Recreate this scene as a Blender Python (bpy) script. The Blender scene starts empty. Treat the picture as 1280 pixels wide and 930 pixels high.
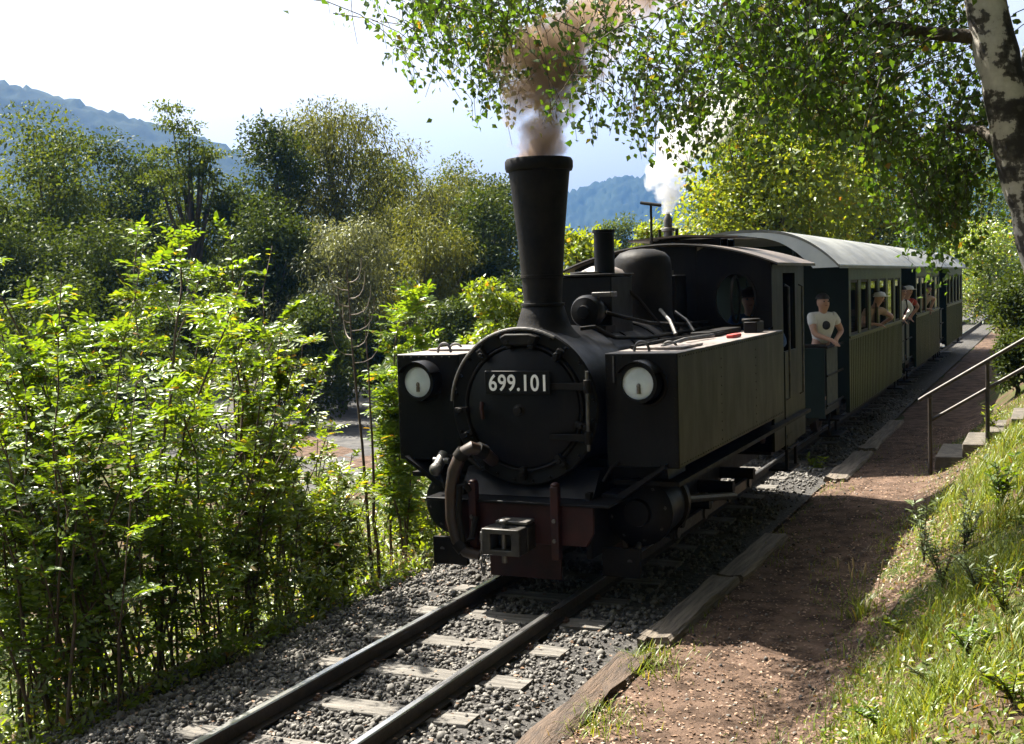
import bpy, math, random
import numpy as np
from mathutils import Vector, Matrix

PI = math.pi
rng = np.random.default_rng(7)
random.seed(7)
sc = bpy.context.scene
col = sc.collection

# ---------------------------------------------------------------- camera, sky, sun, exposure
CAM_P = np.array([3.74, 0.0, 2.348])
FPX, VPX, VPY, ROLL = 1494.7, 1322.6, 336.5, math.radians(1.786)   # for a 1280 x 930 picture
_d = np.array([VPX - 640, VPY - 465, FPX]); _d /= np.linalg.norm(_d)
_u = np.array([-math.sin(ROLL), -math.cos(ROLL), 0.0]); _u[2] = -(_u[0]*_d[0] + _u[1]*_d[1])/_d[2]; _u /= np.linalg.norm(_u)
AX = np.array([np.cross(_d, _u), _d, _u])            # world axes in camera coordinates (x right, y down, z forward)
def ray(x, y): return AX @ np.array([(x - 640)/FPX, (y - 465)/FPX, 1.0])
def px(x, y, dist):                                  # a direction of view carried out to a horizontal distance
    r = ray(x, y); return CAM_P + r*dist/math.hypot(r[0], r[1])

camd = bpy.data.cameras.new('camera'); cam = bpy.data.objects.new('camera', camd); col.objects.link(cam)
camd.sensor_width = 36.0; camd.lens = 36.0*FPX/1280.0; camd.clip_start = 0.05; camd.clip_end = 20000
_r, _up, _bk = AX @ np.array([1., 0, 0]), -(AX @ np.array([0, 1., 0])), -(AX @ np.array([0, 0, 1.]))
cam.matrix_world = Matrix(((_r[0], _up[0], _bk[0], CAM_P[0]), (_r[1], _up[1], _bk[1], CAM_P[1]), (_r[2], _up[2], _bk[2], CAM_P[2]), (0, 0, 0, 1)))
sc.camera = cam

SUN = np.array([-0.66, 0.22, 1.0]); SUN /= np.linalg.norm(SUN)      # towards the sun
w = bpy.data.worlds.new('World'); sc.world = w; w.use_nodes = True
nt = w.node_tree; bg = nt.nodes['Background']
sky = nt.nodes.new('ShaderNodeTexSky'); sky.sky_type = 'NISHITA'; sky.sun_disc = False
sky.sun_elevation = math.asin(SUN[2]); sky.sun_rotation = math.atan2(SUN[0], SUN[1])
sky.air_density = 1.0; sky.dust_density = 9.0; sky.ozone_density = 1.0; sky.altitude = 500
veil = nt.nodes.new('ShaderNodeHueSaturation'); veil.inputs['Saturation'].default_value = .10      # milky summer sky
nt.links.new(sky.outputs[0], veil.inputs['Color']); nt.links.new(veil.outputs[0], bg.inputs[0]); bg.inputs[1].default_value = 0.057
sl = bpy.data.lights.new('sun', 'SUN'); so = bpy.data.objects.new('sun', sl); col.objects.link(so)
sl.energy = 5.0; sl.angle = math.radians(0.53); sl.color = (1.0, 0.93, 0.80)
so.rotation_euler = Vector(SUN).to_track_quat('Z', 'Y').to_euler(); so.location = (-20, 5, 30)
sc.view_settings.view_transform = 'Standard'; sc.view_settings.look = 'None'
sc.view_settings.gamma = 1.0; sc.view_settings.exposure = 2.2
sc.render.engine = 'CYCLES'
sc.cycles.use_denoising = True
sc.cycles.max_bounces = 8; sc.cycles.transparent_max_bounces = 8; sc.cycles.volume_bounces = 1
sc.cycles.volume_step_rate = 1.0; sc.cycles.volume_max_steps = 160; sc.cycles.diffuse_bounces = 3
sc.cycles.sample_clamp_indirect = 6.0

# ---------------------------------------------------------------- helpers
def tag(o, label=None, cat=None, group=None, kind=None):
    if label: o['label'] = label
    if cat: o['category'] = cat
    if group: o['group'] = group
    if kind: o['kind'] = kind
    return o
def thing(name, label, cat, loc=(0, 0, 0), group=None):
    o = bpy.data.objects.new(name, None); col.objects.link(o); o.location = loc; o.empty_display_size = 0.2
    return tag(o, label, cat, group)
def origin(p):
    t = Vector((0, 0, 0))
    while p is not None:
        t += p.location; p = p.parent
    return np.array(t)
def link(name, me, mats, parent=None):
    if not isinstance(mats, (list, tuple)): mats = [mats]
    for m in mats: me.materials.append(m)
    o = bpy.data.objects.new(name, me); col.objects.link(o); o.parent = parent
    return o

class MB:
    def __init__(s): s.v = []; s.f = []; s.m = []; s.n = 0
    def add(s, vs, fs, mi=0):
        vs = np.asarray(vs, float).reshape(-1, 3); s.v.append(vs)
        for f in fs: s.f.append([i + s.n for i in f]); s.m.append(mi)
        s.n += len(vs); return s
    def box(s, x0, x1, y0, y1, z0, z1, mi=0):
        vs = [(x, y, z) for z in (z0, z1) for y in (y0, y1) for x in (x0, x1)]
        return s.add(vs, [(0, 2, 3, 1), (4, 5, 7, 6), (0, 1, 5, 4), (1, 3, 7, 5), (3, 2, 6, 7), (2, 0, 4, 6)], mi)
    def tube(s, pts, rad, n=8, caps=True, mi=0):
        pts = np.asarray(pts, float); k = len(pts); rad = np.broadcast_to(np.asarray(rad, float), (k,))
        tan = np.gradient(pts, axis=0); tan /= np.linalg.norm(tan, axis=1)[:, None] + 1e-12
        ref = np.array([0, 0, 1.]) if abs(tan[0][2]) < .9 else np.array([1., 0, 0])
        a = np.arange(n)*2*PI/n; vs = []
        for i in range(k):
            e1 = np.cross(tan[i], ref); e1 /= np.linalg.norm(e1) + 1e-12; e2 = np.cross(e1, tan[i]); ref = e2
            vs.append(pts[i] + rad[i]*(np.cos(a)[:, None]*e1 + np.sin(a)[:, None]*e2))
        fs = [(i*n + j, i*n + (j + 1) % n, (i + 1)*n + (j + 1) % n, (i + 1)*n + j) for i in range(k - 1) for j in range(n)]
        if caps: fs += [tuple(range(n))[::-1], tuple((k - 1)*n + j for j in range(n))]
        return s.add(np.concatenate(vs), fs, mi)
    def cyl(s, p0, p1, r0, r1=None, n=16, mi=0): return s.tube([p0, p1], [r0, r0 if r1 is None else r1], n, True, mi)
    def lathe(s, prof, c, axis='z', n=24, mi=0):
        a = np.arange(n)*2*PI/n; vs = []
        for r, h in prof:
            r = max(r, 1e-4); C, S, Hh = r*np.cos(a), r*np.sin(a), np.full(n, h)
            q = {'z': (C, S, Hh), 'y': (C, Hh, S), 'x': (Hh, C, S)}[axis]
            vs.append(np.stack(q, 1) + np.asarray(c))
        k = len(prof); fs = [(i*n + j, i*n + (j + 1) % n, (i + 1)*n + (j + 1) % n, (i + 1)*n + j) for i in range(k - 1) for j in range(n)]
        fs += [tuple(range(n))[::-1], tuple((k - 1)*n + j for j in range(n))]
        return s.add(np.concatenate(vs), fs, mi)
    def prism(s, poly, axis, a, b, mi=0):            # poly: 2-D outline; axis 'y': (x, z); 'x': (y, z); 'z': (x, y)
        n = len(poly)
        def p3(u, v, h): return {'y': (u, h, v), 'x': (h, u, v), 'z': (u, v, h)}[axis]
        vs = [p3(u, v, a) for u, v in poly] + [p3(u, v, b) for u, v in poly]
        fs = [(i, (i + 1) % n, n + (i + 1) % n, n + i) for i in range(n)] + [tuple(range(n))[::-1], tuple(range(n, 2*n))]
        return s.add(vs, fs, mi)
    def ring(s, outer, inner, axis, a, b, mi=0):     # plate with a hole: outer and inner outlines of equal length
        n = len(outer)
        def p3(u, v, h): return {'y': (u, h, v), 'x': (h, u, v), 'z': (u, v, h)}[axis]
        vs = [p3(*q, h) for h in (a, b) for o in (outer, inner) for q in o]
        fs = []
        for i in range(n):
            j = (i + 1) % n
            fs += [(i, j, n + j, n + i), (2*n + i, 3*n + i, 3*n + j, 2*n + j), (i, 2*n + i, 2*n + j, j), (n + i, n + j, 3*n + j, 3*n + i)]
        return s.add(vs, fs, mi)
    def ell(s, c, r, n=12, k=8, mi=0):
        prof = [(math.sin(PI*i/k), -math.cos(PI*i/k)) for i in range(k + 1)]
        t = MB().lathe(prof, (0, 0, 0), 'z', n)
        return s.add(np.concatenate(t.v)*np.asarray(r) + np.asarray(c), t.f, mi)
    def build(s, name, mats, parent=None, smooth=40, bevel=0, jitter=0):
        o3 = origin(parent); v = np.concatenate(s.v) - o3
        if jitter: v = v + rng.normal(0, jitter, v.shape)
        me = bpy.data.meshes.new(name); me.from_pydata(v.tolist(), [], s.f)
        me.polygons.foreach_set('material_index', np.array(s.m, np.int32))
        import bmesh
        bm = bmesh.new(); bm.from_mesh(me); bmesh.ops.recalc_face_normals(bm, faces=bm.faces); bm.to_mesh(me); bm.free()
        if smooth:
            me.shade_smooth(); me.set_sharp_from_angle(angle=math.radians(smooth))
        o = link(name, me, mats, parent)
        if bevel:
            b = o.modifiers.new('bevel', 'BEVEL'); b.width = bevel; b.segments = 2; b.limit_method = 'ANGLE'; b.angle_limit = math.radians(50)
        return o

def np_mesh(name, v, faces, smooth=False):           # faces: list of (array n x k)
    me = bpy.data.meshes.new(name); me.vertices.add(len(v)); me.vertices.foreach_set('co', np.asarray(v, np.float32).ravel())
    idx = np.concatenate([f.ravel() for f in faces]).astype(np.int32)
    tot = np.concatenate([np.full(len(f), f.shape[1]) for f in faces]).astype(np.int32)
    st = np.concatenate([[0], np.cumsum(tot)[:-1]]).astype(np.int32)
    me.loops.add(len(idx)); me.loops.foreach_set('vertex_index', idx)
    me.polygons.add(len(tot)); me.polygons.foreach_set('loop_start', st)
    if smooth: me.polygons.foreach_set('use_smooth', np.ones(len(tot), bool))
    me.update(calc_edges=True); me.validate(); return me

def unit(a): return a/(np.linalg.norm(a, axis=-1, keepdims=True) + 1e-9)
OVAL = (np.array([(0, 0, 0), (.3, .5, .09), (.7, .40, .05), (1, 0, -.14), (.7, -.40, .05), (.3, -.5, .09)]), np.array([(0, 1, 2, 3), (0, 3, 4, 5)]))
RHOMB = (np.array([(0, 0, 0), (.36, .5, .10), (1, 0, -.06), (.36, -.5, .10)]), np.array([(0, 1, 2), (0, 2, 3)]))
def leaves(P, D, N, L, Wd, shape=RHOMB):
    P = np.asarray(P); D = unit(D); S = unit(np.cross(D, N)); N = np.cross(S, D)
    T, F = shape; L = np.broadcast_to(L, (len(P),))[:, None, None]; Wd = np.broadcast_to(Wd, (len(P),))[:, None, None]
    v = P[:, None, :] + D[:, None, :]*T[None, :, 0:1]*L + S[:, None, :]*T[None, :, 1:2]*Wd + N[:, None, :]*T[None, :, 2:3]*Wd*1.4
    f = F[None] + (np.arange(len(P))*len(T))[:, None, None]
    return v.reshape(-1, 3), f.reshape(-1, F.shape[1])
def leaf_object(name, P, D, N, L, Wd, mat, parent, shape=RHOMB):
    v, f = leaves(P, D, N, L, Wd, shape)
    return tag(link(name, np_mesh(name, v - origin(parent), [f]), mat, parent), kind='stuff')

# ---------------------------------------------------------------- materials
def newmat(name):
    m = bpy.data.materials.new(name); m.use_nodes = True; t = m.node_tree; b = t.nodes['Principled BSDF']; return m, t, b
def ramp(t, fac, stops):
    r = t.nodes.new('ShaderNodeValToRGB'); e = r.color_ramp.elements
    while len(e) < len(stops): e.new(0.5)
    for el, (p, c) in zip(e, stops): el.position = p; el.color = (*c, 1)
    t.links.new(fac, r.inputs[0]); return r.outputs[0]
def coords(t, scale=(1, 1, 1)):
    tc = t.nodes.new('ShaderNodeTexCoord'); mp = t.nodes.new('ShaderNodeMapping'); mp.inputs['Scale'].default_value = scale
    t.links.new(tc.outputs['Object'], mp.inputs[0]); return mp.outputs[0]
def noise(t, vec, scale, detail=6, rough=.6):
    n = t.nodes.new('ShaderNodeTexNoise'); n.inputs['Scale'].default_value = scale; n.inputs['Detail'].default_value = detail
    n.inputs['Roughness'].default_value = rough; t.links.new(vec, n.inputs['Vector']); return n.outputs['Fac']
def pmat(name, c1, c2, scale=4, rough=.6, metal=0, bump=0, bscale=None, stretch=(1, 1, 1), rvar=.15, spec=.5, lo=.35, hi=.68, island=0):
    m, t, b = newmat(name); vec = coords(t, stretch); n = noise(t, vec, scale)
    c = ramp(t, n, [(lo, c1), (hi, c2)])
    if island:
        g = t.nodes.new('ShaderNodeNewGeometry'); h = t.nodes.new('ShaderNodeHueSaturation')
        mr = t.nodes.new('ShaderNodeMapRange'); mr.inputs[3].default_value = 1 - island; mr.inputs[4].default_value = 1 + island
        t.links.new(g.outputs['Random Per Island'], mr.inputs[0]); t.links.new(mr.outputs[0], h.inputs['Value']); t.links.new(c, h.inputs['Color']); c = h.outputs[0]
    t.links.new(c, b.inputs['Base Color'])
    mr = t.nodes.new('ShaderNodeMapRange'); mr.inputs[3].default_value = max(.03, rough - rvar); mr.inputs[4].default_value = min(1, rough + rvar)
    t.links.new(noise(t, vec, scale*2.3), mr.inputs[0]); t.links.new(mr.outputs[0], b.inputs['Roughness'])
    b.inputs['Metallic'].default_value = metal; b.inputs['Specular IOR Level'].default_value = spec
    if bump:
        bp = t.nodes.new('ShaderNodeBump'); bp.inputs['Strength'].default_value = bump; bp.inputs['Distance'].default_value = .02
        t.links.new(noise(t, vec, bscale or scale*4), bp.inputs['Height']); t.links.new(bp.outputs[0], b.inputs['Normal'])
    return m
def leafmat(name, c1, c2, trans, tr=.45, gloss=.05, autumn=0.0):
    m = bpy.data.materials.new(name); m.use_nodes = True; t = m.node_tree; t.nodes.clear()
    g = t.nodes.new('ShaderNodeNewGeometry'); rnd = g.outputs['Random Per Island']
    stops = [(0, c1), (1 - autumn*1.5 - .02, c2)] + ([(1 - autumn, (.22, .17, .025)), (1, (.17, .075, .015))] if autumn else [(1, c2)])
    c = ramp(t, rnd, stops)
    vec = coords(t); n = noise(t, vec, .9, 2)
    hs = t.nodes.new('ShaderNodeHueSaturation'); mr = t.nodes.new('ShaderNodeMapRange'); mr.inputs[1].default_value = .3; mr.inputs[2].default_value = .7; mr.inputs[3].default_value = .72; mr.inputs[4].default_value = 1.28
    t.links.new(n, mr.inputs[0]); t.links.new(mr.outputs[0], hs.inputs['Value']); t.links.new(c, hs.inputs['Color']); c = hs.outputs[0]
    mul = t.nodes.new('ShaderNodeMix'); mul.data_type = 'RGBA'; mul.blend_type = 'MULTIPLY'; mul.inputs['Factor'].default_value = 1
    mul.inputs['B'].default_value = (*trans, 1); t.links.new(c, mul.inputs['A'])
    d = t.nodes.new('ShaderNodeBsdfDiffuse'); tl = t.nodes.new('ShaderNodeBsdfTranslucent'); gl = t.nodes.new('ShaderNodeBsdfGlossy')
    gl.inputs['Roughness'].default_value = .42; gl.inputs['Color'].default_value = (.9, .95, .9, 1)
    t.links.new(c, d.inputs[0]); t.links.new(mul.outputs['Result'], tl.inputs[0])
    m1 = t.nodes.new('ShaderNodeMixShader'); m1.inputs[0].default_value = tr; t.links.new(d.outputs[0], m1.inputs[1]); t.links.new(tl.outputs[0], m1.inputs[2])
    m2 = t.nodes.new('ShaderNodeMixShader'); m2.inputs[0].default_value = gloss; t.links.new(m1.outputs[0], m2.inputs[1]); t.links.new(gl.outputs[0], m2.inputs[2])
    o = t.nodes.new('ShaderNodeOutputMaterial'); t.links.new(m2.outputs[0], o.inputs[0]); return m

M = {}
M['black'] = pmat('black paint', (.0035, .004, .0055), (.010, .010, .011), 3, .42, 0, .06, 30, spec=.13)
def weathered(name, base, dust, amt):
    m = base; t = m.node_tree; b = t.nodes['Principled BSDF']; src = b.inputs['Base Color'].links[0].from_socket
    st = ramp(t, noise(t, coords(t, (5, 5, .5)), 2.2, 7, .7), [(.50, (0, 0, 0)), (.74, (amt, amt, amt))])
    sp = ramp(t, noise(t, coords(t), 26, 4, .7), [(.60, (0, 0, 0)), (.72, (amt, amt, amt))])
    mm = t.nodes.new('ShaderNodeMath'); mm.operation = 'MAXIMUM'; t.links.new(st, mm.inputs[0]); t.links.new(sp, mm.inputs[1])
    mx = t.nodes.new('ShaderNodeMix'); mx.data_type = 'RGBA'; t.links.new(mm.outputs[0], mx.inputs['Factor']); t.links.new(src, mx.inputs['A']); mx.inputs['B'].default_value = (*dust, 1)
    t.links.new(mx.outputs['Result'], b.inputs['Base Color'])
weathered('w', M['black'], (.018, .014, .011), .5)
M['black_dusty'] = pmat('sooty black iron', (.004, .004, .005), (.016, .0135, .011), 5, .6, 0, .15, 25, spec=.13)
M['tank_side'] = pmat('black tank paint with green reflection', (.0035, .0042, .0012), (.012, .014, .0030), 2.5, .46, 0, .06, 14, (1, 1, .35), spec=.16)  # olive tint puts reflected greenery into the black paint colour
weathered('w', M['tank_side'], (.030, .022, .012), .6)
M['tank_top'] = pmat('sunlit tank top', (.10, .09, .085), (.24, .20, .18), 4, .55, 0, .1, 20)  # pale tone carries the sunlight on tank tops, lids and feed dome
M['red'] = pmat('dull red paint', (.013, .003, .0028), (.036, .007, .0055), 6, .55, 0, .1, 30, spec=.3)
M['rust'] = pmat('rusty iron', (.030, .018, .012), (.085, .040, .020), 8, .75, 0, .3, 40)
M['iron'] = pmat('bare grey iron', (.06, .06, .062), (.15, .14, .13), 9, .5, .6, .2, 40)
M['iron_dark'] = pmat('oily dark iron', (.022, .021, .020), (.065, .060, .055), 9, .45, .4, .2, 40)
M['copper'] = pmat('brown rubber hose', (.010, .006, .0045), (.034, .016, .009), 6, .5, 0, .1, 30)
M['white'] = pmat('white enamel', (.78, .79, .79), (.88, .89, .89), 10, .45)
M['lens'] = pmat('headlight glass', (.50, .58, .63), (.66, .72, .76), 6, .06, 0)
M['bulb'] = pmat('lamp fitting', (.12, .11, .10), (.20, .18, .16), 12, .4, .5)
M['coach'] = pmat('olive green coach boards', (.012, .020, .0015), (.055, .068, .005), 3.0, .38, 0, .3, 9, (1, 9, .25), spec=.2)
weathered('w', M['coach'], (.020, .018, .010), .6)
M['coach_end'] = pmat('dark teal end wall', (.0022, .0095, .0085), (.0045, .0155, .0135), 3, .5, 0, .05, spec=.3)
M['roof'] = pmat('pale grey roof canvas', (.10, .105, .10), (.22, .225, .21), 2.2, .5, 0, .1, 12, (1, .4, 1))
M['fascia'] = pmat('white fascia paint', (.42, .46, .50), (.55, .58, .60), 3, .5)
M['cab_roof'] = pmat('brown cab roof sheet', (.05, .042, .036), (.11, .085, .07), 4, .5, 0, .1)
M['dark_in'] = pmat('dark interior wood', (.015, .012, .009), (.035, .026, .018), 5, .7)
M['steel'] = pmat('polished rail head', (.46, .46, .48), (.64, .63, .62), 12, .30, 1.0, .03, 60, (1, .1, 1))
M['railside'] = pmat('rusty rail web', (.010, .007, .005), (.030, .018, .012), 14, .75, 0, .3, 50)
M['sleeper'] = pmat('weathered sleeper wood', (.045, .041, .036), (.155, .143, .128), 3.2, .8, 0, .9, 8, (.6, 9, 9), island=.15)
M['beam'] = pmat('weathered timber', (.055, .045, .036), (.18, .148, .115), 3, .85, 0, 1.0, 7, (9, .6, 9))
M['beam_dark'] = pmat('rotten dark timber', (.03, .02, .014), (.10, .065, .042), 3, .9, 0, 1.0, 9, (9, .8, 9))
M['stone'] = pmat('grey ballast stone', (.062, .059, .056), (.155, .145, .130), 18, .8, 0, .3, 60, island=.55)
M['bark'] = pmat('grey brown bark', (.025, .020, .014), (.085, .065, .045), 6, .85, 0, .8, 14, (3, 3, .6))
M['stem'] = pmat('reddish brown stems', (.045, .028, .018), (.11, .075, .05), 10, .8)
M['pale_stem'] = pmat('dead pale stem', (.16, .13, .10), (.30, .25, .20), 10, .8)
M['pipe'] = pmat('weathered handrail pipe', (.016, .013, .011), (.045, .035, .027), 10, .5, .2)
M['step'] = pmat('stone step', (.040, .034, .026), (.10, .085, .066), 8, .85, 0, .4)
M['skin'] = pmat('skin', (.42, .24, .17), (.48, .28, .20), 10, .5)
M['hair'] = pmat('dark hair', (.012, .009, .007), (.03, .02, .015), 30, .6)
M['shirt_white'] = pmat('white cotton', (.62, .62, .62), (.74, .74, .73), 8, .8)
M['shirt_blue'] = pmat('blue work cloth', (.03, .07, .20), (.05, .11, .28), 8, .8)
M['shirt_red'] = pmat('red cloth', (.35, .03, .03), (.45, .06, .05), 8, .8)
M['shirt_tan'] = pmat('tan cloth', (.30, .20, .12), (.38, .27, .17), 8, .8)
M['trousers'] = pmat('dark trousers', (.015, .017, .025), (.035, .035, .045), 8, .8)
M['eye'] = pmat('eye', (.01, .008, .006), (.02, .015, .01), 8, .3)
M['lip'] = pmat('lip', (.25, .10, .08), (.30, .12, .10), 8, .5)
gm, gt, gb = newmat('window glass'); gb.inputs['Base Color'].default_value = (.9, .95, .92, 1); gb.inputs['Transmission Weight'].default_value = 1; gb.inputs['Roughness'].default_value = .03; gb.inputs['IOR'].default_value = 1.12; M['glass'] = gm

M['leaf_bush'] = leafmat('bright shrub leaves', (.050, .105, .008), (.112, .168, .011), (1.9, 1.65, .5), .55, .05, .012)
M['leaf_bush2'] = leafmat('yellow green shrub leaves', (.072, .122, .009), (.145, .188, .013), (1.8, 1.65, .5), .55, .05, .03)
M['leaf_birch'] = leafmat('birch leaves', (.034, .076, .010), (.082, .128, .016), (1.6, 1.6, .6), .54, .04, .008)
M['leaf_dark'] = leafmat('dark shaded broad leaves', (.020, .034, .005), (.046, .064, .009), (1.5, 1.4, .6), .38, .012)  # dark green, deepened to hold the shade under the canopy
M['leaf_mid'] = leafmat('mid green leaves', (.034, .060, .007), (.078, .102, .013), (1.6, 1.4, .6), .42, .012)
M['leaf_olive'] = leafmat('olive willow leaves', (.050, .064, .011), (.108, .115, .021), (1.5, 1.35, .6), .42, .015)
M['leaf_silver'] = leafmat('silvery willow leaves', (.070, .080, .030), (.130, .136, .058), (1.3, 1.25, .7), .40, .03)
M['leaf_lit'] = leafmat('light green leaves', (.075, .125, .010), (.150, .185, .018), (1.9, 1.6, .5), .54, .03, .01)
M['grass'] = leafmat('grass blades', (.075, .130, .013), (.185, .215, .034), (1.5, 1.3, .6), .42, .03, .03)
M['grass_dry'] = leafmat('dry grass', (.20, .15, .07), (.34, .27, .14), (1.1, 1.0, .8), .3, .04)
M['weed'] = leafmat('grey green weed leaves', (.11, .15, .07), (.18, .22, .11), (1.3, 1.3, .8), .35, .04)
M['litter'] = leafmat('fallen leaves', (.07, .038, .024), (.30, .20, .14), (1, 1, 1), .12, .03)

# ---------------------------------------------------------------- terrain
def ss(t): t = np.clip(t, 0, 1); return t*t*(3 - 2*t)
def wob(x, y): return .5*np.sin(x*1.3 + y*.7) + .3*np.sin(x*2.9 - y*1.7 + 1) + .2*np.sin(x*5.3 + y*4.1 + 2)
def gz(x, y):
    x = np.asarray(x, float); y = np.asarray(y, float)
    z = -.30 + .14*ss((x - .95)/.3) + .85*ss((x - 2.2)/1.5) + .05*np.clip(x - 3.7, 0, 30)
    z = z - 1.5*ss((-1.5 - x)/4.0)
    near = (np.abs(x) < 12)
    z = z + np.where(near, wob(x*.6, y*.6)*.05*ss((np.abs(x - .2) - 1.0)/1.2), 0)
    return z
def grow(a, b, step, far, k=1.25):
    c = list(np.arange(a, b, step)); s = step; q = b
    while q < far: c.append(q); s *= k; q += s
    c.append(far); return c
xs = [-v for v in grow(8, 9, .5, 1980)][::-1] + list(np.arange(-8, 8, .16)) + grow(8, 9, .5, 1980)
xs = sorted(set(np.round(xs, 3)))
ys = sorted(set(np.round([-v for v in grow(4, 5, 1, 400)] + list(np.arange(-4, 30, .4)) + grow(30, 31, 1, 2180), 3)))
def sheet(name, xs, ys, zf, mat, uvw=None):
    X, Y = np.meshgrid(xs, ys); v = np.stack([X, Y, zf(X, Y)], -1).reshape(-1, 3)
    n = len(xs); i = np.arange(len(ys) - 1)[:, None]*n + np.arange(n - 1)[None]
    f = np.stack([i, i + 1, i + n + 1, i + n], -1).reshape(-1, 4)
    return link(name, np_mesh(name, v, [f], True), mat)

m, t, b = newmat('ground soil and turf')
vec = coords(t); soil = ramp(t, noise(t, vec, 7), [(.3, (.035, .024, .015)), (.7, (.10, .07, .045))])
turf = ramp(t, noise(t, vec, 11), [(.3, (.020, .034, .008)), (.7, (.058, .070, .018))])
mx = t.nodes.new('ShaderNodeMix'); mx.data_type = 'RGBA'
t.links.new(ramp(t, noise(t, vec, 1.3, 8), [(.44, (0, 0, 0)), (.56, (1, 1, 1))]), mx.inputs['Factor']); t.links.new(soil, mx.inputs['A']); t.links.new(turf, mx.inputs['B'])
t.links.new(mx.outputs['Result'], b.inputs['Base Color']); b.inputs['Roughness'].default_value = .95; b.inputs['Specular IOR Level'].default_value = .1
bp = t.nodes.new('ShaderNodeBump'); bp.inputs['Strength'].default_value = .8; bp.inputs['Distance'].default_value = .03
t.links.new(noise(t, vec, 25, 8), bp.inputs['Height']); t.links.new(bp.outputs[0], b.inputs['Normal']); M['ground'] = m
M['path'] = pmat('reddish earth path', (.036, .024, .0175), (.128, .086, .064), 5, .95, 0, 1.0, 30, rvar=.05, spec=.1)
M['gravel'] = pmat('grey gravel flat', (.045, .045, .046), (.10, .096, .092), 2.5, .95, 0, .6, 12, rvar=.05, spec=.1)
M['bed'] = pmat('dark ballast fines', (.035, .034, .034), (.10, .095, .09), 30, .95, 0, 1.0, 60, rvar=.05, spec=.1)
M['forest_hill'] = pmat('forested hillside', (.006, .013, .008), (.018, .028, .014), .02, .95, 0, 1.0, .05, rvar=.04, spec=.1)

tag(sheet('ground', xs, ys, gz, M['ground']), kind='structure')
pu = np.linspace(0, 1, 24); py_ = np.concatenate([np.arange(2, 24, .25), np.arange(24, 130, 1.5)])
def path_sheet():
    U, Y = np.meshgrid(pu, py_)
    x0 = 1.22 + .06*np.sin(Y*2.1) + .04*np.sin(Y*5.3); x1 = 2.55 + .16*np.sin(Y*.9 + 1) + .1*np.sin(Y*2.3)
    X = x0 + (x1 - x0)*U; Z = gz(X, Y) + .006 + .012*np.sin(U*PI)*(1 + wob(X*3, Y*3))
    v = np.stack([X, Y, Z], -1).reshape(-1, 3); n = len(pu)
    i = np.arange(len(py_) - 1)[:, None]*n + np.arange(n - 1)[None]
    f = np.stack([i, i + 1, i + n + 1, i + n], -1).reshape(-1, 4)
    return link('path', np_mesh('path', v, [f], True), M['path'])
tag(path_sheet(), kind='structure')

def blob_sheet(name, cx, cy, ax, ay, rot, mat, dz=.012):
    a = np.arange(48)*2*PI/48; R = np.linspace(0.02, 1, 8)
    rr = 1 + .12*np.sin(a*3 + 1) + .08*np.sin(a*7)
    v = []
    for r in R:
        u, q = ax*r*rr*np.cos(a), ay*r*rr*np.sin(a)
        X = cx + u*math.cos(rot) - q*math.sin(rot); Y = cy + u*math.sin(rot) + q*math.cos(rot)
        v.append(np.stack([X, Y, gz(X, Y) + dz], 1))
    f = [[(k*48 + i, k*48 + (i + 1) % 48, (k + 1)*48 + (i + 1) % 48, (k + 1)*48 + i) for i in range(48)] for k in range(7)]
    return tag(link(name, np_mesh(name, np.concatenate(v), [np.array(f).reshape(-1, 4)], True), mat), kind='structure')
blob_sheet('gravel_flat', -22, 37, 17, 6.5, math.radians(-58), M['gravel'])
blob_sheet('field_path', -14.5, 26.6, 6, .9, math.radians(-35), M['path'], .02)

def hill(name, crest, d, depth, seed, amp):
    r = np.random.default_rng(seed); cx = np.linspace(crest[0][0], crest[-1][0], 170)
    cy = np.interp(cx, [c[0] for c in crest], [c[1] for c in crest])
    pk = np.array([(-.62, 0.0), (-.5, .16), (-.36, .38), (-.24, .58), (-.13, .78), (-.06, .91), (0, 1.0), (.1, .9), (.3, .5), (.6, 0)])
    aa = np.concatenate([np.linspace(-.62, 0, 44), np.linspace(.04, .6, 10)]); hh = np.interp(aa, pk[:, 0], pk[:, 1])
    n = 170; i = np.arange(n); v = []
    cr = np.array([px(cx[k], cy[k], d) for k in i]); dirv = (cr - CAM_P)[:, :2]/d
    for k, (a, hgt) in enumerate(zip(aa, hh)):
        edge = 1 - hgt if 0 < k < len(aa) - 1 else 0
        wv = (np.sin(i*.06 + k*.11)*.05 + np.sin(i*.17 + k*.23)*.02)*depth*edge
        gully = (np.sin(i*.11 + k*.05) + .6*np.sin(i*.23 - k*.07 + 2))*.02*cr[:, 2]*hgt*edge*2
        q = CAM_P[:2] + dirv*(d + a*depth + wv)[:, None]
        z = -2.5 + (cr[:, 2] + 2.5)*hgt + gully + (r.normal(0, amp, n) if hgt > .03 else 0)
        v.append(np.stack([q[:, 0], q[:, 1], z], 1))
    v = np.concatenate(v); i = np.arange(len(aa) - 1)[:, None]*n + np.arange(n - 1)[None]
    f = np.stack([i, i + 1, i + n + 1, i + n], -1).reshape(-1, 4)
    return tag(link(name, np_mesh(name, np.array(v), [f], True), M['forest_hill']), kind='structure')
hill('hill', [(-500, 20), (-250, 50), (-60, 88), (0, 101), (60, 116), (130, 137), (200, 158), (280, 180), (350, 215), (430, 275), (520, 330), (640, 350)], 1250, 700, 3, 1.6)
hill('hill', [(480, 340), (600, 290), (700, 243), (770, 220), (815, 221), (860, 246), (930, 285), (1010, 325)], 1650, 600, 4, 1.8)
hill('hill', [(790, 335), (830, 285), (870, 250), (930, 221), (1000, 205), (1100, 195), (1300, 190), (1600, 190)], 1480, 500, 5, 1.8)

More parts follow.
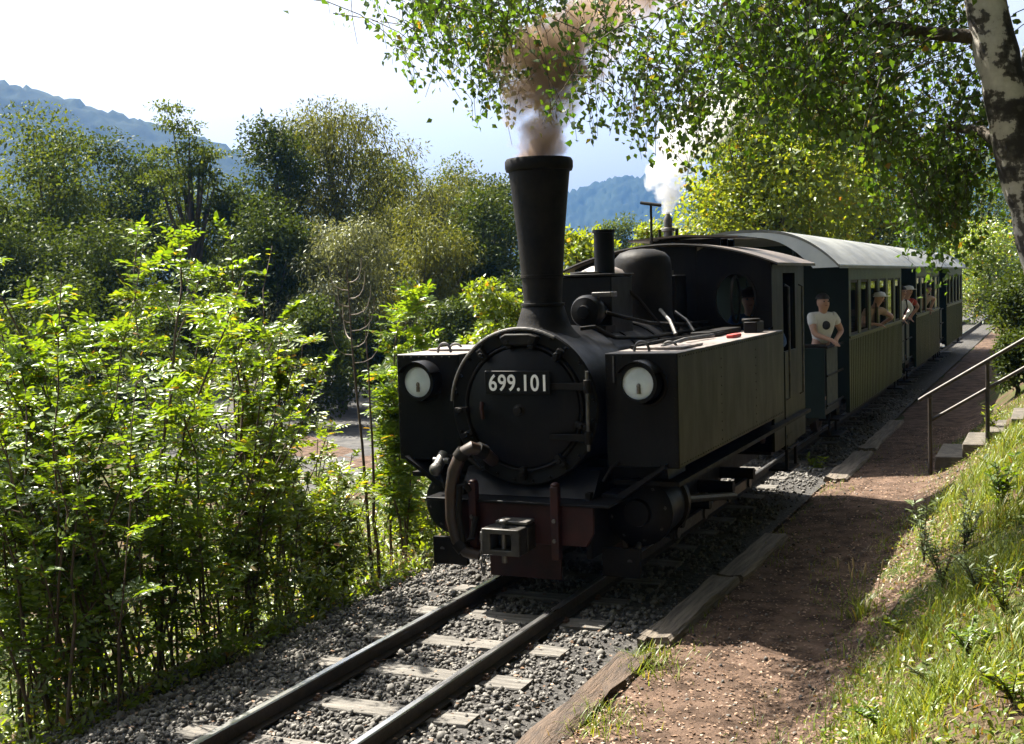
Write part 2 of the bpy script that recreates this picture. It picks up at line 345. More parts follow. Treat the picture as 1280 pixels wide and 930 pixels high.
# ---------------------------------------------------------------- track
def bed(x): x = np.asarray(x, float); return -.135 - .15*ss((-x - 1.0)/.75) - .03*ss((x - .75)/.4)
def bed_z(X, Y): return bed(X) + .012*wob(X*4, Y*4)
tag(sheet('track_bed', np.linspace(-1.78, 1.16, 40), np.concatenate([np.arange(-2, 16, .15), np.arange(16, 90, 1.0)]), bed_z, M['bed']), kind='structure')
track = thing('railway_track', 'narrow gauge track of shiny worn rails on grey wooden sleepers', 'railway track', (0, 4, -.11))
RP = [(-.05, -.112), (.05, -.112), (.05, -.103), (.010, -.092), (.008, -.035), (.025, -.028), (.026, -.007), (.019, 0), (-.019, 0), (-.026, -.007), (-.025, -.028), (-.008, -.035), (-.010, -.092), (-.05, -.103)]
for sx in (-.406, .406):
    mb = MB(); mb.prism([(u + sx, v) for u, v in RP], 'y', -3, 90)
    mb.m = [1 if i in (6, 7, 8) else 0 for i in range(len(mb.f))]
    mb.build('rail', [M['railside'], M['steel']], track, smooth=30)
SLEEP = [5.26 + .672*k for k in range(-7, 52)]
for k, y in enumerate(SLEEP):
    l, r_ = -.78 + rng.normal(0, .03), .74 + rng.normal(0, .03); a = rng.normal(0, .025); wd = .105 + rng.normal(0, .008)
    if y < 14:
        n = 9; X = np.linspace(l, r_, n); mb = MB(); vs = []
        for x in X:
            for (dy, z) in ((-wd, -.20), (wd, -.20), (wd, -.122), (wd*.93, -.113), (-wd*.93, -.113), (-wd, -.122)):
                vs.append((x, y + dy + a*x + rng.normal(0, .004), z + rng.normal(0, .0025)))
        fs = [(i*6 + j, i*6 + (j + 1) % 6, i*6 + 6 + (j + 1) % 6, i*6 + 6 + j) for i in range(n - 1) for j in range(6)] + [tuple(range(6)), tuple(range((n - 1)*6, n*6))]
        so_ = mb.add(vs, fs).build('sleeper', M['sleeper'], track, smooth=30)
    else:
        so_ = MB().box(l, r_, y - wd, y + wd, -.2, -.113).build('sleeper', M['sleeper'], track)
    if y < 9:                                        # rail clips on the sleepers that show
        for sx in (-.406, .406):
            for e in (-1, 1):
                MB().box(sx + e*.052, sx + e*.082, y - .03, y + .03, -.112, -.094).cyl((sx + e*.068, y, -.094), (sx + e*.068, y, -.076), .012, n=6).build('rail_clip', M['rust'], so_)

# ballast: the larger stones one by one, the rest as one mass
ICO_V = []
ph = (1 + 5**.5)/2
for a_ in (-1, 1):
    for b_ in (-ph, ph): ICO_V += [(0, a_, b_), (a_, b_, 0), (b_, 0, a_)]
ICO_V = unit(np.array(ICO_V, float))
def _hull():
    out = []
    for i in range(12):
        for j in range(i + 1, 12):
            for k in range(j + 1, 12):
                A, B, C = ICO_V[i], ICO_V[j], ICO_V[k]
                if max(np.linalg.norm(A - B), np.linalg.norm(B - C), np.linalg.norm(A - C)) < 1.06:
                    out.append((i, j, k) if np.dot(np.cross(B - A, C - A), A) > 0 else (i, k, j))
    return np.array(out)
ICO_F = _hull()
def stones(P, size, r):
    n = len(P); v = ICO_V[None]*r.uniform(.62, 1.25, (n, 12, 1))*r.uniform(.55, 1.2, (n, 1, 3))*size[:, None, None]
    q = r.normal(size=(n, 4)); q /= np.linalg.norm(q, axis=1)[:, None]
    w0, x0, y0, z0 = q.T
    R = np.stack([1 - 2*(y0*y0 + z0*z0), 2*(x0*y0 - z0*w0), 2*(x0*z0 + y0*w0), 2*(x0*y0 + z0*w0), 1 - 2*(x0*x0 + z0*z0), 2*(y0*z0 - x0*w0), 2*(x0*z0 - y0*w0), 2*(y0*z0 + x0*w0), 1 - 2*(x0*x0 + y0*y0)], 1).reshape(n, 3, 3)
    v = np.einsum('nij,nkj->nki', R, v) + P[:, None, :]
    return v.reshape(-1, 3), (ICO_F[None] + (np.arange(n)*12)[:, None, None]).reshape(-1, 3)
r = np.random.default_rng(11)
n = 21000
Y = 4.2 + 11.0*r.random(n)**1.7; X = r.uniform(-1.85, 1.08, n)
on_sl = np.min(np.abs(Y[:, None] - np.array(SLEEP)[None]), axis=1) < .10
keep = ~((on_sl & (np.abs(X) < .80) & (r.random(n) > .13))) & (np.abs(np.abs(X) - .406) > .055) & ~((X > .7) & (r.random(n) < (X - .7)*1.6))
X, Y = X[keep], Y[keep]; S = r.uniform(.009, .023, len(X))
P = np.stack([X, Y, bed_z(X, Y) + S*.35 + r.uniform(0, .012, len(X))], 1)
n2 = 5000; X2 = r.uniform(-1.5, 1.12, n2); Y2 = r.uniform(14.5, 27, n2); S2 = r.uniform(.016, .034, n2); k2 = np.abs(np.abs(X2) - .406) > .055
P = np.concatenate([P, np.stack([X2, Y2, bed_z(X2, Y2) + S2*.3], 1)[k2]]); S = np.concatenate([S, S2[k2]])
v, f = stones(P, S, r)
ballast = tag(link('ballast', np_mesh('ballast', v, [f]), M['stone']), 'loose grey ballast stones packed between and beside the rails', 'ballast', kind='stuff')
protos = []
for k in range(12):
    v, f = stones(np.zeros((1, 3)), np.array([1.0]), r); me = np_mesh('stone', v, [f]); me.materials.append(M['stone']); protos.append(me)
k = 0
while k < 280:
    x, y = r.uniform(-1.7, 1.0), 4.6 + 5.2*r.random()**1.4
    if abs(abs(x) - .406) < .09 or (min(abs(y - s_) for s_ in SLEEP) < .14 and abs(x) < .8): continue
    s = r.uniform(.024, .042); o = bpy.data.objects.new('stone', protos[k % 12]); col.objects.link(o)
    o.parent = ballast; o.location = (x, y, float(bed(x)) + .02); o.scale = (s, s, s); o.rotation_euler = r.uniform(0, 6, 3); k += 1

# old timbers along the path edge
def timber(y0, y1, x0, x1, ztop, label, tilt=0.0, rough=.006, mat='beam'):
    t_ = thing('timber_beam', label, 'timber', (x0, y0, ztop - .16), 'old timbers edging the path')
    n = max(4, int((y1 - y0)/.22)); vs = []
    q = np.random.default_rng(int(y0*10))
    for y in np.linspace(y0, y1, n):
        sk = tilt*(y - y0)
        for (u, h) in ((0, -.16), (1, -.16), (1, -.025), (.93, 0), (.5, -.004), (.07, 0), (0, -.025)):
            vs.append((x0 + (x1 - x0)*u + sk + q.normal(0, rough), y, ztop + h + q.normal(0, rough)))
    fs = [(i*7 + j, i*7 + (j + 1) % 7, i*7 + 7 + (j + 1) % 7, i*7 + 7 + j) for i in range(n - 1) for j in range(7)] + [tuple(range(7)), tuple(range((n - 1)*7, n*7))]
    body = MB().add(vs, fs).build('body', M[mat], t_, smooth=35)
    for e in range(3):
        xx = x0 + (x1 - x0)*q.uniform(.15, .85); MB().box(xx - .02, xx + .02, y0 - .10*q.random() - .02, y0 + .2, ztop - .11, ztop - .05 + .02*e).build('splinter', M[mat], body, jitter=.006)
timber(4.0, 7.35, 1.02, 1.22, -.115, 'dark crumbling timber lying low beside the ballast and the grass tuft', .03, .02, 'beam_dark')
timber(7.72, 9.55, 1.10, 1.33, -.085, 'short timber with sunlit sawn end at the foot of the locomotive', .02)
timber(9.62, 11.35, 1.14, 1.38, -.095, 'shaded grey timber lying beside the locomotive below its side tank', .01)
timber(14.75, 17.1, 1.13, 1.41, -.10, 'sunlit timber lying below the gap between locomotive and coach', 0.0)
timber(17.5, 21.0, 1.14, 1.38, -.11, 'shaded timber edging the path below the first coach', 0.0)

# steps up the bank with a pipe handrail
stairs = thing('staircase', 'short flight of stone steps climbing the grassy bank', 'stairs', (2.4, 15.7, -.1))
for i, (x, z) in enumerate([(2.38, .13), (2.69, .29), (2.97, .45), (3.23, .61), (3.50, .76), (3.78, .90)]):
    MB().box(x, x + .36, 15.22, 16.4, z - .16, z).build('step', M['step'], stairs, bevel=.012, jitter=.004)
hr = thing('handrail', 'sloping rusty pipe handrail beside the bank steps', 'handrail', (2.34, 15.1, -.1))
for x, z0, z1 in ((2.34, -.25, .90), (2.985, .25, 1.30), (3.63, .60, 1.70), (4.27, .7, 2.10)):
    pst = MB().tube([(x, 15.1, z0), (x, 15.1, z1)], .026, 10).build('post', M['pipe'], hr)
    MB().ell((x, 15.07, z1 - .02), (.034, .034, .034)).build('clamp', M['pipe'], pst)
MB().tube([(2.22, 15.06, .825), (2.30, 15.06, .88), (4.45, 15.06, 2.21)], .024, 10).build('top_rail', M['pipe'], hr)
MB().tube([(2.34, 15.1, .575), (4.45, 15.1, 1.87)], .022, 10).build('mid_rail', M['pipe'], hr)

# ---------------------------------------------------------------- locomotive
LOCO = thing('steam_locomotive', 'black narrow gauge steam tank locomotive numbered 699.101 with tall flared chimney', 'locomotive', (0, 8.2, 0))
L = LOCO
BZ = 1.42
# frame and running gear
mb = MB()
for sx in (-.53, .53): mb.box(sx - .02, sx + .02, 8.3, 14.0, .28, .78)
for y in (8.6, 9.8, 11.2, 12.6, 13.9): mb.box(-.51, .51, y, y + .04, .35, .74)
mb.build('frame', M['black_dusty'], L)
for sx in (-1, 1):
    MB().prism([(.62, .80), (1.15, .80), (1.15, .835), (.62, .835)] if sx > 0 else [(-1.15, .80), (-.62, .80), (-.62, .835), (-1.15, .835)], 'y', 8.62, 13.9).build('running_board', M['black_dusty'], L)
def wheel(x, y, sx):
    w_ = MB().lathe([(.10, -.05), (.12, .045), (.06, .05), (.06, -.05)], (x, y, .35), 'x', 20)
    for k in range(10):
        a = k*PI/5; w_.tube([(x, y + .1*math.cos(a), .35 + .1*math.sin(a)), (x, y + .29*math.cos(a), .35 + .29*math.sin(a))], .022, 6)
    wo = w_.build('wheel', M['black_dusty'], L)
    MB().lathe([(.275, -.05), (.35, -.05), (.355, -.03), (.345, .06), (.275, .06), (.275, -.05)], (x, y, .35), 'x', 32).build('tyre', M['rust'], wo)
WY = (9.55, 10.4, 11.25, 12.1)
for y in WY:
    for sx in (-1, 1): wheel(sx*.405, y, sx)
    MB().cyl((-.9, y, .35), (.9, y, .35), .06, n=12).build('axle', M['black_dusty'], L)
for sx in (-1, 1):
    rd = MB().box(sx*.82 - .02, sx*.82 + .02, WY[0] - .08, WY[3] + .08, .21, .30)
    for y in WY: rd.cyl((sx*.70, y, .255), (sx*.86, y, .255), .055, n=10)
    rd.build('coupling_rod', M['iron_dark'], L)
    MB().tube([(sx*.90, 9.25, .58), (sx*.90, 11.25, .27)], .035, 8).build('connecting_rod', M['iron_dark'], L)
    cy = MB().lathe([(.0, 8.62), (.10, 8.62), (.11, 8.66), (.25, 8.68), (.27, 8.70), (.27, 8.78), (.245, 8.79), (.245, 9.12), (.27, 9.13), (.27, 9.2), (.08, 9.22), (0, 9.22)], (sx*.80, 0, .58), 'y', 28).build('cylinder', M['black'], L)
    for k in range(8):
        a = k*PI/4 + .2; MB().lathe([(.018, 8.675), (.018, 8.69), (.0, 8.665)][::-1], (sx*.80 + .215*math.cos(a), 0, .58 + .215*math.sin(a)), 'y', 6).build('cover_bolt', M['iron_dark'], cy)
    MB().prism([(sx*.58, .78), (sx*1.04, .78), (sx*1.02, .99), (sx*.58, .99)], 'y', 8.72, 9.18).build('valve_chest', M['black'], L)
    MB().tube([(sx*.80, 8.70, .34), (sx*.80, 8.55, .27), (sx*.80, 8.45, .24)], .022, 8).build('drain_pipe', M['iron'], L)
    MB().box(sx*.58 - .30 if sx < 0 else .58, sx*.58 if sx < 0 else .88, 8.45, 8.5, .12, .34).build('guard_iron', M['black_dusty'], L)
MB().box(-.5, .5, 8.9, 13.4, .40, .95).build('firebox_and_ashpan', M['black_dusty'], L)

# front: buffer beam, platform, coupler, hoses
MB().prism([(-.56, .40), (.56, .40), (.62, .50), (.62, .70), (-.62, .70), (-.62, .50)], 'y', 8.17, 8.21).build('buffer_beam', M['red'], L, bevel=.006)
MB().box(-.30, .30, 8.30, 8.325, .10, .42).build('guard_plate', M['red'], L, bevel=.005)
MB().box(-.76, .76, 8.13, 8.62, .705, .725).build('front_platform', M['black'], L, bevel=.004)
MB().prism([(8.33, .73), (8.68, .73), (8.68, .92), (8.50, .92)], 'x', -.56, .56).build('smokebox_saddle', M['black'], L)
for sx in (-1, 1):
    MB().prism([(sx*.60, .727), (sx*.76, .727), (sx*1.10, .97), (sx*1.10, .995), (sx*.72, .76), (sx*.60, .76)], 'y', 8.42, 8.70).build('splash_plate', M['black'], L)
    ps = MB().box(sx*.34 - .032, sx*.34 + .032, 8.095, 8.165, .30, .855).build('beam_post', M['red'], L, bevel=.008)
    MB().ell((sx*.34, 8.13, .865), (.036, .038, .02)).build('post_cap', M['red'], ps)
    for z in (.45, .6): MB().cyl((sx*.34, 8.09, z), (sx*.34, 8.075, z), .016, n=6).build('bolt', M['iron'], ps)
cp = MB().ring([(-.155, .365), (.155, .365), (.155, .565), (-.155, .565)], [(-.085, .405), (.085, .405), (.085, .525), (-.085, .525)], 'y', 7.86, 8.02).box(-.155, .155, 8.021, 8.17, .37, .56).build('coupler', M['iron_dark'], L, bevel=.010)
MB().cyl((0, 7.93, .30), (0, 7.93, .60), .02, n=10).ell((0, 7.93, .61), (.035, .035, .02)).build('coupler_pin', M['iron'], cp)
MB().tube([(-.155, 7.93, .52), (-.185, 7.93, .52), (-.185, 7.93, .46), (-.155, 7.93, .46)], .012, 6).build('lug', M['iron'], cp)
MB().box(-.10, .16, 8.0, 8.15, .575, .60).build('wear_plate', M['iron'], cp, bevel=.006)
ch = MB()
for k in range(7):
    z = .50 - k*.048; a = k % 2; e = np.linspace(0, 2*PI, 13)
    pts = [(-.20 + (.02*math.cos(q) if a else 0), 7.98 + (0 if a else .02*math.cos(q)), z + .032*math.sin(q)) for q in e]
    ch.tube(pts, .007, 6, False)
ch.build('coupling_chain', M['iron'], L)
MB().tube([(-.24, 8.30, 1.00), (-.27, 8.18, 1.09), (-.33, 8.10, 1.13), (-.41, 8.08, 1.08), (-.47, 8.07, .95), (-.50, 8.07, .78), (-.50, 8.07, .58), (-.46, 8.06, .42), (-.38, 8.06, .33), (-.28, 8.08, .30)], [.048, .05, .052, .052, .052, .052, .052, .05, .048, .045], 12).build('brake_hose', M['copper'], L)
for (p, q) in (((-.385, 8.085, 1.105), (-.43, 8.08, 1.05)), ((-.45, 8.06, .40), (-.40, 8.06, .345)), ((-.30, 8.14, 1.115), (-.265, 8.20, 1.08))): MB().cyl(p, q, .058, n=12).build('hose_clamp', M['black_dusty'], L)
MB().tube([(-.36, 8.10, .80), (-.38, 8.06, .86), (-.42, 8.05, .84), (-.43, 8.05, .6), (-.40, 8.05, .40), (-.33, 8.06, .44), (-.31, 8.1, .6)], .026, 8).build('steam_heat_hose', M['black_dusty'], L)
MB().cyl((-.74, 8.30, .93), (-.74, 8.42, 1.02), .045, n=12).ell((-.74, 8.28, .92), (.055, .05, .055)).cyl((-.66, 8.36, .98), (-.80, 8.36, .98), .025).build('hose_valve', M['iron'], L)
MB().tube([(-.74, 8.42, 1.0), (-.55, 8.45, 1.0), (-.40, 8.42, .92), (-.30, 8.3, .95)], .022, 8).build('vacuum_pipe', M['black_dusty'], L)
MB().tube([(-.72, 8.30, .90), (-.66, 8.26, .80), (-.60, 8.22, .74)], .016, 6).build('pipe_bracket', M['black_dusty'], L)

# boiler, smokebox and its door
MB().lathe([(.0, 9.30), (.555, 9.30), (.555, 12.24), (0, 12.24)], (0, 0, BZ), 'y', 48).build('boiler', M['black'], L)
for y in (9.9, 10.6, 11.3, 12.0): MB().lathe([(.557, y), (.566, y), (.566, y + .06), (.557, y + .06), (.557, y)], (0, 0, BZ), 'y', 48).build('boiler_band', M['black_dusty'], L)
sb = MB().lathe([(.55, 8.40), (.585, 8.40), (.59, 9.32), (.55, 9.32), (.55, 8.40)], (0, 0, BZ), 'y', 56).build('smokebox', M['black'], L)
MB().lathe([(.50, 8.395), (.505, 8.365), (.60, 8.355), (.612, 8.365), (.612, 8.43), (.50, 8.43), (.50, 8.395)], (0, 0, BZ), 'y', 64).build('front_ring', M['black'], sb)
for k in range(24):
    a = k*2*PI/24 + .1; MB().lathe([(0, 8.336), (.011, 8.34), (.014, 8.36)], (.578*math.cos(a), 0, BZ + .578*math.sin(a)), 'y', 8).build('rivet', M['black'], sb)
prof = [(0.0, 8.270)] + [(.49*s, 8.270 + .085*s**2.2) for s in np.linspace(.08, 1, 12)] + [(.50, 8.375), (.50, 8.42), (0, 8.42)]
door = MB().lathe(prof, (0, 0, BZ - .005), 'y', 64).build('smokebox_door', M['black'], L)
MB().lathe([(.475, 8.345), (.485, 8.338), (.497, 8.345), (.497, 8.36), (.475, 8.36), (.475, 8.345)], (0, 0, BZ - .005), 'y', 64).build('door_rim', M['black_dusty'], door)
MB().lathe([(0, 8.235), (.03, 8.24), (.035, 8.262), (.05, 8.268), (.05, 8.29), (0, 8.29)], (0, 0, BZ - .02), 'y', 20).build('door_knob', M['black_dusty'], door)
for z in (1.585, 1.20):
    MB().prism([(.24, z - .022), (.56, z - .03), (.56, z + .03), (.24, z + .022)], 'y', 8.285, 8.315).cyl((.55, 8.30, z - .05), (.55, 8.30, z + .05), .028, n=12).build('hinge', M['black_dusty'], door, bevel=.004)
MB().cyl((.55, 8.30, 1.10), (.55, 8.30, 1.70), .014, n=8).build('hinge_pin', M['iron'], door)
for a in (128, 52, 183, 205, 232, 270, 308, 345, 100, 78):
    a = math.radians(a); cx, cz = .51*math.cos(a), BZ + .51*math.sin(a)
    dg = MB().box(-.022, .022, 8.29, 8.35, -.05, .05); vv = np.concatenate(dg.v); ca, sa = math.cos(a - PI/2), math.sin(a - PI/2)
    vv = np.stack([cx + vv[:, 0]*ca - vv[:, 2]*sa, vv[:, 1], cz + vv[:, 0]*sa + vv[:, 2]*ca], 1); dg.v = [vv]
    dg.cyl((cx, 8.29, cz), (cx, 8.265, cz), .02, n=8).build('door_clamp', M['black_dusty'], door, bevel=.004)
MB().tube([(-.32, 8.285, 1.46), (-.315, 8.265, 1.41), (-.31, 8.275, 1.33)], .016, 8).build('red_latch', M['red'], door)
MB().box(-.16, -.10, 8.33, 8.40, 1.93, 2.00).build('lamp_bracket', M['red'], sb, bevel=.006)
MB().prism([(-.12, 1.90), (.13, 1.90), (.16, 1.96), (.10, 1.985), (-.10, 1.985), (-.15, 1.96)], 'y', 8.27, 8.37).build('lamp_iron', M['black_dusty'], sb, bevel=.01)
a_ = np.radians(np.linspace(176, 62, 26)); hrp = [(.602*math.cos(q), 8.33, BZ + .602*math.sin(q)) for q in a_]
hrail = MB().tube(hrp, .014, 8).build('smokebox_handrail', M['iron'], L)
for q in a_[2::6]: MB().cyl((.602*math.cos(q), 8.33, BZ + .602*math.sin(q)), (.585*math.cos(q), 8.39, BZ + .585*math.sin(q)), .010, n=6).build('handrail_stanchion', M['iron'], hrail)
# number plate
plate = MB().box(-.272, .272, 8.252, 8.266, 1.525, 1.705).build('number_plate', M['black'], L, bevel=.004)
def text_mesh(s, h, w_, thick, bold):
    cu = bpy.data.curves.new('digits', 'FONT'); cu.body = s; cu.size = 1.0; cu.offset = bold; cu.extrude = thick; cu.align_x = 'CENTER'; cu.space_character = 1.06
    o = bpy.data.objects.new('tmp', cu); col.objects.link(o); bpy.context.view_layer.update()
    me = bpy.data.meshes.new_from_object(o.evaluated_get(bpy.context.evaluated_depsgraph_get())); bpy.data.objects.remove(o)
    v = np.empty(len(me.vertices)*3, np.float32); me.vertices.foreach_get('co', v); v = v.reshape(-1, 3)
    lo, hi = v.min(0), v.max(0); v[:, 0] = (v[:, 0] - (lo[0] + hi[0])/2)*w_/(hi[0] - lo[0]); v[:, 1] = (v[:, 1] - (lo[1] + hi[1])/2)*h/(hi[1] - lo[1])
    return me, v
me, v = text_mesh('699.101', .128, .470, .004, .013)
v = np.stack([v[:, 0] + .0, 8.2505 - v[:, 2], v[:, 1] + 1.615], 1) - origin(plate); me.vertices.foreach_set('co', v.astype(np.float32).ravel()); me.update()
link('digits', me, M['white'], plate)

# chimney
chm = MB().lathe([(.30, 1.93), (.245, 1.985), (.215, 2.03), (.195, 2.09), (.170, 2.17), (.160, 2.19), (.153, 2.20), (.153, 2.24), (.190, 2.75), (.226, 3.10), (.242, 3.24), (.242, 3.245), (.262, 3.25), (.270, 3.275), (.270, 3.325), (.258, 3.345), (.228, 3.345), (.215, 3.2), (.14, 2.3), (0, 2.3)], (0, 8.80, 0), 'z', 48).build('chimney', M['black_dusty'], L)
for z, r_ in ((2.195, .174), (2.42, .174)): MB().lathe([(r_ - .02, z - .012), (r_, z - .010), (r_, z + .010), (r_ - .02, z + .012), (r_ - .02, z - .012)], (0, 8.80, 0), 'z', 40).build('chimney_band', M['black_dusty'], chm)

# things on the boiler
MB().box(-.25, .25, 9.72, 10.28, 1.90, 2.41).build('sand_box', M['black'], L, bevel=.012)
MB().box(-.265, .265, 9.70, 10.30, 2.411, 2.432).build('sand_box_lid', M['black_dusty'], L, bevel=.004)
MB().lathe([(0, 2.433), (.13, 2.433), (.13, 2.452), (.03, 2.456), (0, 2.47)], (-.06, 9.9, 0), 'z', 24).build('filler_cap', M['iron'], L)
MB().lathe([(.09, 2.433), (.09, 2.79), (.102, 2.795), (.102, 2.82), (.08, 2.82), (.075, 2.60), (0, 2.60)], (.085, 10.02, 0), 'z', 28).build('exhaust_stack', M['black'], L)
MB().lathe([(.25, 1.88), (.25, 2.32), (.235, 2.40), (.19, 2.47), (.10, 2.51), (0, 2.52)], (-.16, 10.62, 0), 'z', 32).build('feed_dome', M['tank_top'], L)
MB().lathe([(.36, 1.88), (.30, 1.98), (.285, 2.05), (.285, 2.50), (.27, 2.58), (.22, 2.635), (.12, 2.668), (0, 2.675)], (.02, 11.28, 0), 'z', 40).build('steam_dome', M['black_dusty'], L)
MB().box(-.22, .24, 11.68, 12.05, 1.88, 2.41).build('valve_box', M['black'], L, bevel=.01)
MB().cyl((.16, 11.8, 2.41), (.16, 11.8, 2.46), .02, n=8).build('valve_stud', M['iron'], L)
gn = MB().lathe([(0, 9.33), (.05, 9.335), (.055, 9.36), (.12, 9.38), (.14, 9.42), (.14, 9.50), (.12, 9.54), (.09, 9.55), (.09, 9.70), (0, 9.70)], (.13, 0, 2.115), 'y', 28).build('turbo_generator', M['black'], L)
MB().box(.17, .34, 9.45, 9.62, 2.235, 2.275).cyl((.2, 9.5, 2.2), (.2, 9.5, 2.24), .02).build('generator_valve', M['iron'], gn, bevel=.006)
MB().box(.05, .30, 9.42, 9.66, 1.93, 1.99).build('generator_foot', M['black_dusty'], gn)
for p in ([(.24, 9.6, 2.1), (.34, 9.7, 2.06), (.40, 10.3, 1.98), (.42, 11.2, 1.93), (.42, 12.2, 1.92)], [(.10, 10.02, 2.44), (.30, 10.3, 2.20), (.44, 10.6, 1.90)], [(.24, 8.98, 1.99), (.34, 9.05, 2.0), (.42, 9.3, 1.90), (.45, 10, 1.86), (.47, 12.2, 1.86)],
          [(.28, 11.0, 2.08), (.42, 10.85, 1.98), (.55, 10.6, 1.86)], [(.28, 11.5, 2.04), (.44, 11.35, 1.96), (.58, 11.1, 1.86)], [(-.24, 9.6, 2.05), (-.38, 9.7, 1.98), (-.45, 11, 1.90), (-.45, 12.2, 1.9)]):
    MB().tube(p, .017, 8).build('pipe', M['iron'] if p[0][1] in (11.0, 11.5) else M['black_dusty'], L)

# side tanks with headlights
for sx in (-1, 1):
    x0, x1 = (.62, 1.19) if sx > 0 else (-1.19, -.62)
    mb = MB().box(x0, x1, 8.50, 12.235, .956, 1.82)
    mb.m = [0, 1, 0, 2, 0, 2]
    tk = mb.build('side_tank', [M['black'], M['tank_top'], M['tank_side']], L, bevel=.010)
    xo = sx*1.1915
    rv = MB()
    for z in (.985, 1.79):
        for y in np.arange(8.56, 12.2, .075): rv.lathe([(.009, 0), (.007, .004), (0, .006)], (0, 0, 0), 'x', 6) if False else rv.ell((xo, y, z), (.004, .008, .008), 6, 4)
    for y in (9.75, 11.0):
        for z in np.arange(1.02, 1.77, .075): rv.ell((xo, y, z), (.004, .008, .008), 6, 4)
    for z in np.arange(1.0, 1.80, .07):
        for x in (x0 + .025, x1 - .025): rv.ell((x, 8.4985, z), (.007, .004, .007), 6, 4)
    for x in np.arange(x0 + .07, x1 - .05, .07):
        for z in (.98, 1.795): rv.ell((x, 8.4985, z), (.007, .004, .007), 6, 4)
    tag(rv.build('rivet_rows', M['tank_side'], tk), kind='stuff')
    MB().tube([(sx*.85 + .06*math.cos(q), 8.70, 1.822 + .075*math.sin(q)) for q in np.linspace(0, PI, 11)], .011, 8).build('lifting_eye', M['iron'], tk)
    MB().tube([(sx*.95 + .06*math.cos(q), 9.1, 1.822 + .05*math.sin(q)) for q in np.linspace(0, PI, 11)], .010, 8).build('lid_handle', M['iron'], tk)
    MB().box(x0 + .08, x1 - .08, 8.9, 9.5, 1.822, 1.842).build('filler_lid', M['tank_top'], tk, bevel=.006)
    if sx > 0:
        MB().box(1.03, 1.10, 10.55, 10.85, 1.822, 1.855).build('red_tool', M['shirt_red'], tk, bevel=.01)
        MB().tube([(.70, 8.9, 1.84), (.78, 9.4, 1.86), (.74, 10.2, 1.85), (.86, 10.9, 1.845), (.80, 11.8, 1.85)], .016, 6).build('fire_iron', M['black_dusty'], tk)
        MB().tube([(.92, 9.0, 1.835), (.84, 9.9, 1.85), (.90, 10.6, 1.85)], .018, 6).build('fire_iron', M['iron'], tk)
        MB().box(.66, .84, 10.7, 11.9, 1.822, 1.87).build('tool_tray', M['black_dusty'], tk, bevel=.006)
        MB().box(.95, 1.08, 11.55, 11.85, 1.822, 1.93).cyl((1.0, 11.65, 1.93), (1.0, 11.65, 1.96), .09, n=14).build('tool_box', M['black_dusty'], tk, bevel=.008)
        MB().box(.688, .70, 8.482, 8.498, 1.60, 1.80).build('bright_strip', M['iron'], tk)
    hx = sx*.925
    hl = MB().lathe([(.148, 8.50), (.148, 8.39), (.152, 8.365), (.152, 8.345), (.125, 8.345), (.12, 8.375), (.12, 8.50), (.148, 8.50)], (hx, 0, 1.605), 'y', 32).build('headlight', M['black'], tk)
    MB().lathe([(.168, 8.499), (.168, 8.485), (.148, 8.48), (.148, 8.499)], (hx + sx*.02, 0, 1.585), 'y', 32).build('mounting_ring', M['black_dusty'], hl)
    MB().lathe([(0, 8.352), (.05, 8.354), (.09, 8.360), (.123, 8.372), (.123, 8.378), (0, 8.378)], (hx, 0, 1.605), 'y', 32).build('lens', M['lens'], hl)
    MB().cyl((hx + .01, 8.349, 1.530), (hx + .01, 8.349, 1.570), .015, n=10).ell((hx + .01, 8.348, 1.585), (.016, .010, .022)).build('lamp_holder', M['bulb'], hl)
    MB().prism([(hx + .17*math.cos(q), 1.605 + .17*math.sin(q)) for q in np.linspace(.5, PI - .5, 12)] + [(hx + .158*math.cos(q), 1.605 + .158*math.sin(q)) for q in np.linspace(PI - .5, .5, 12)], 'y', 8.30, 8.48).build('lamp_hood', M['black'], hl)
    MB().tube([(x0 + .1 if sx > 0 else x1 - .1, 8.49, 1.0), (sx*.66, 8.47, .95), (sx*.6, 8.46, .85)], .014, 6).build('lamp_cable', M['black_dusty'], tk)

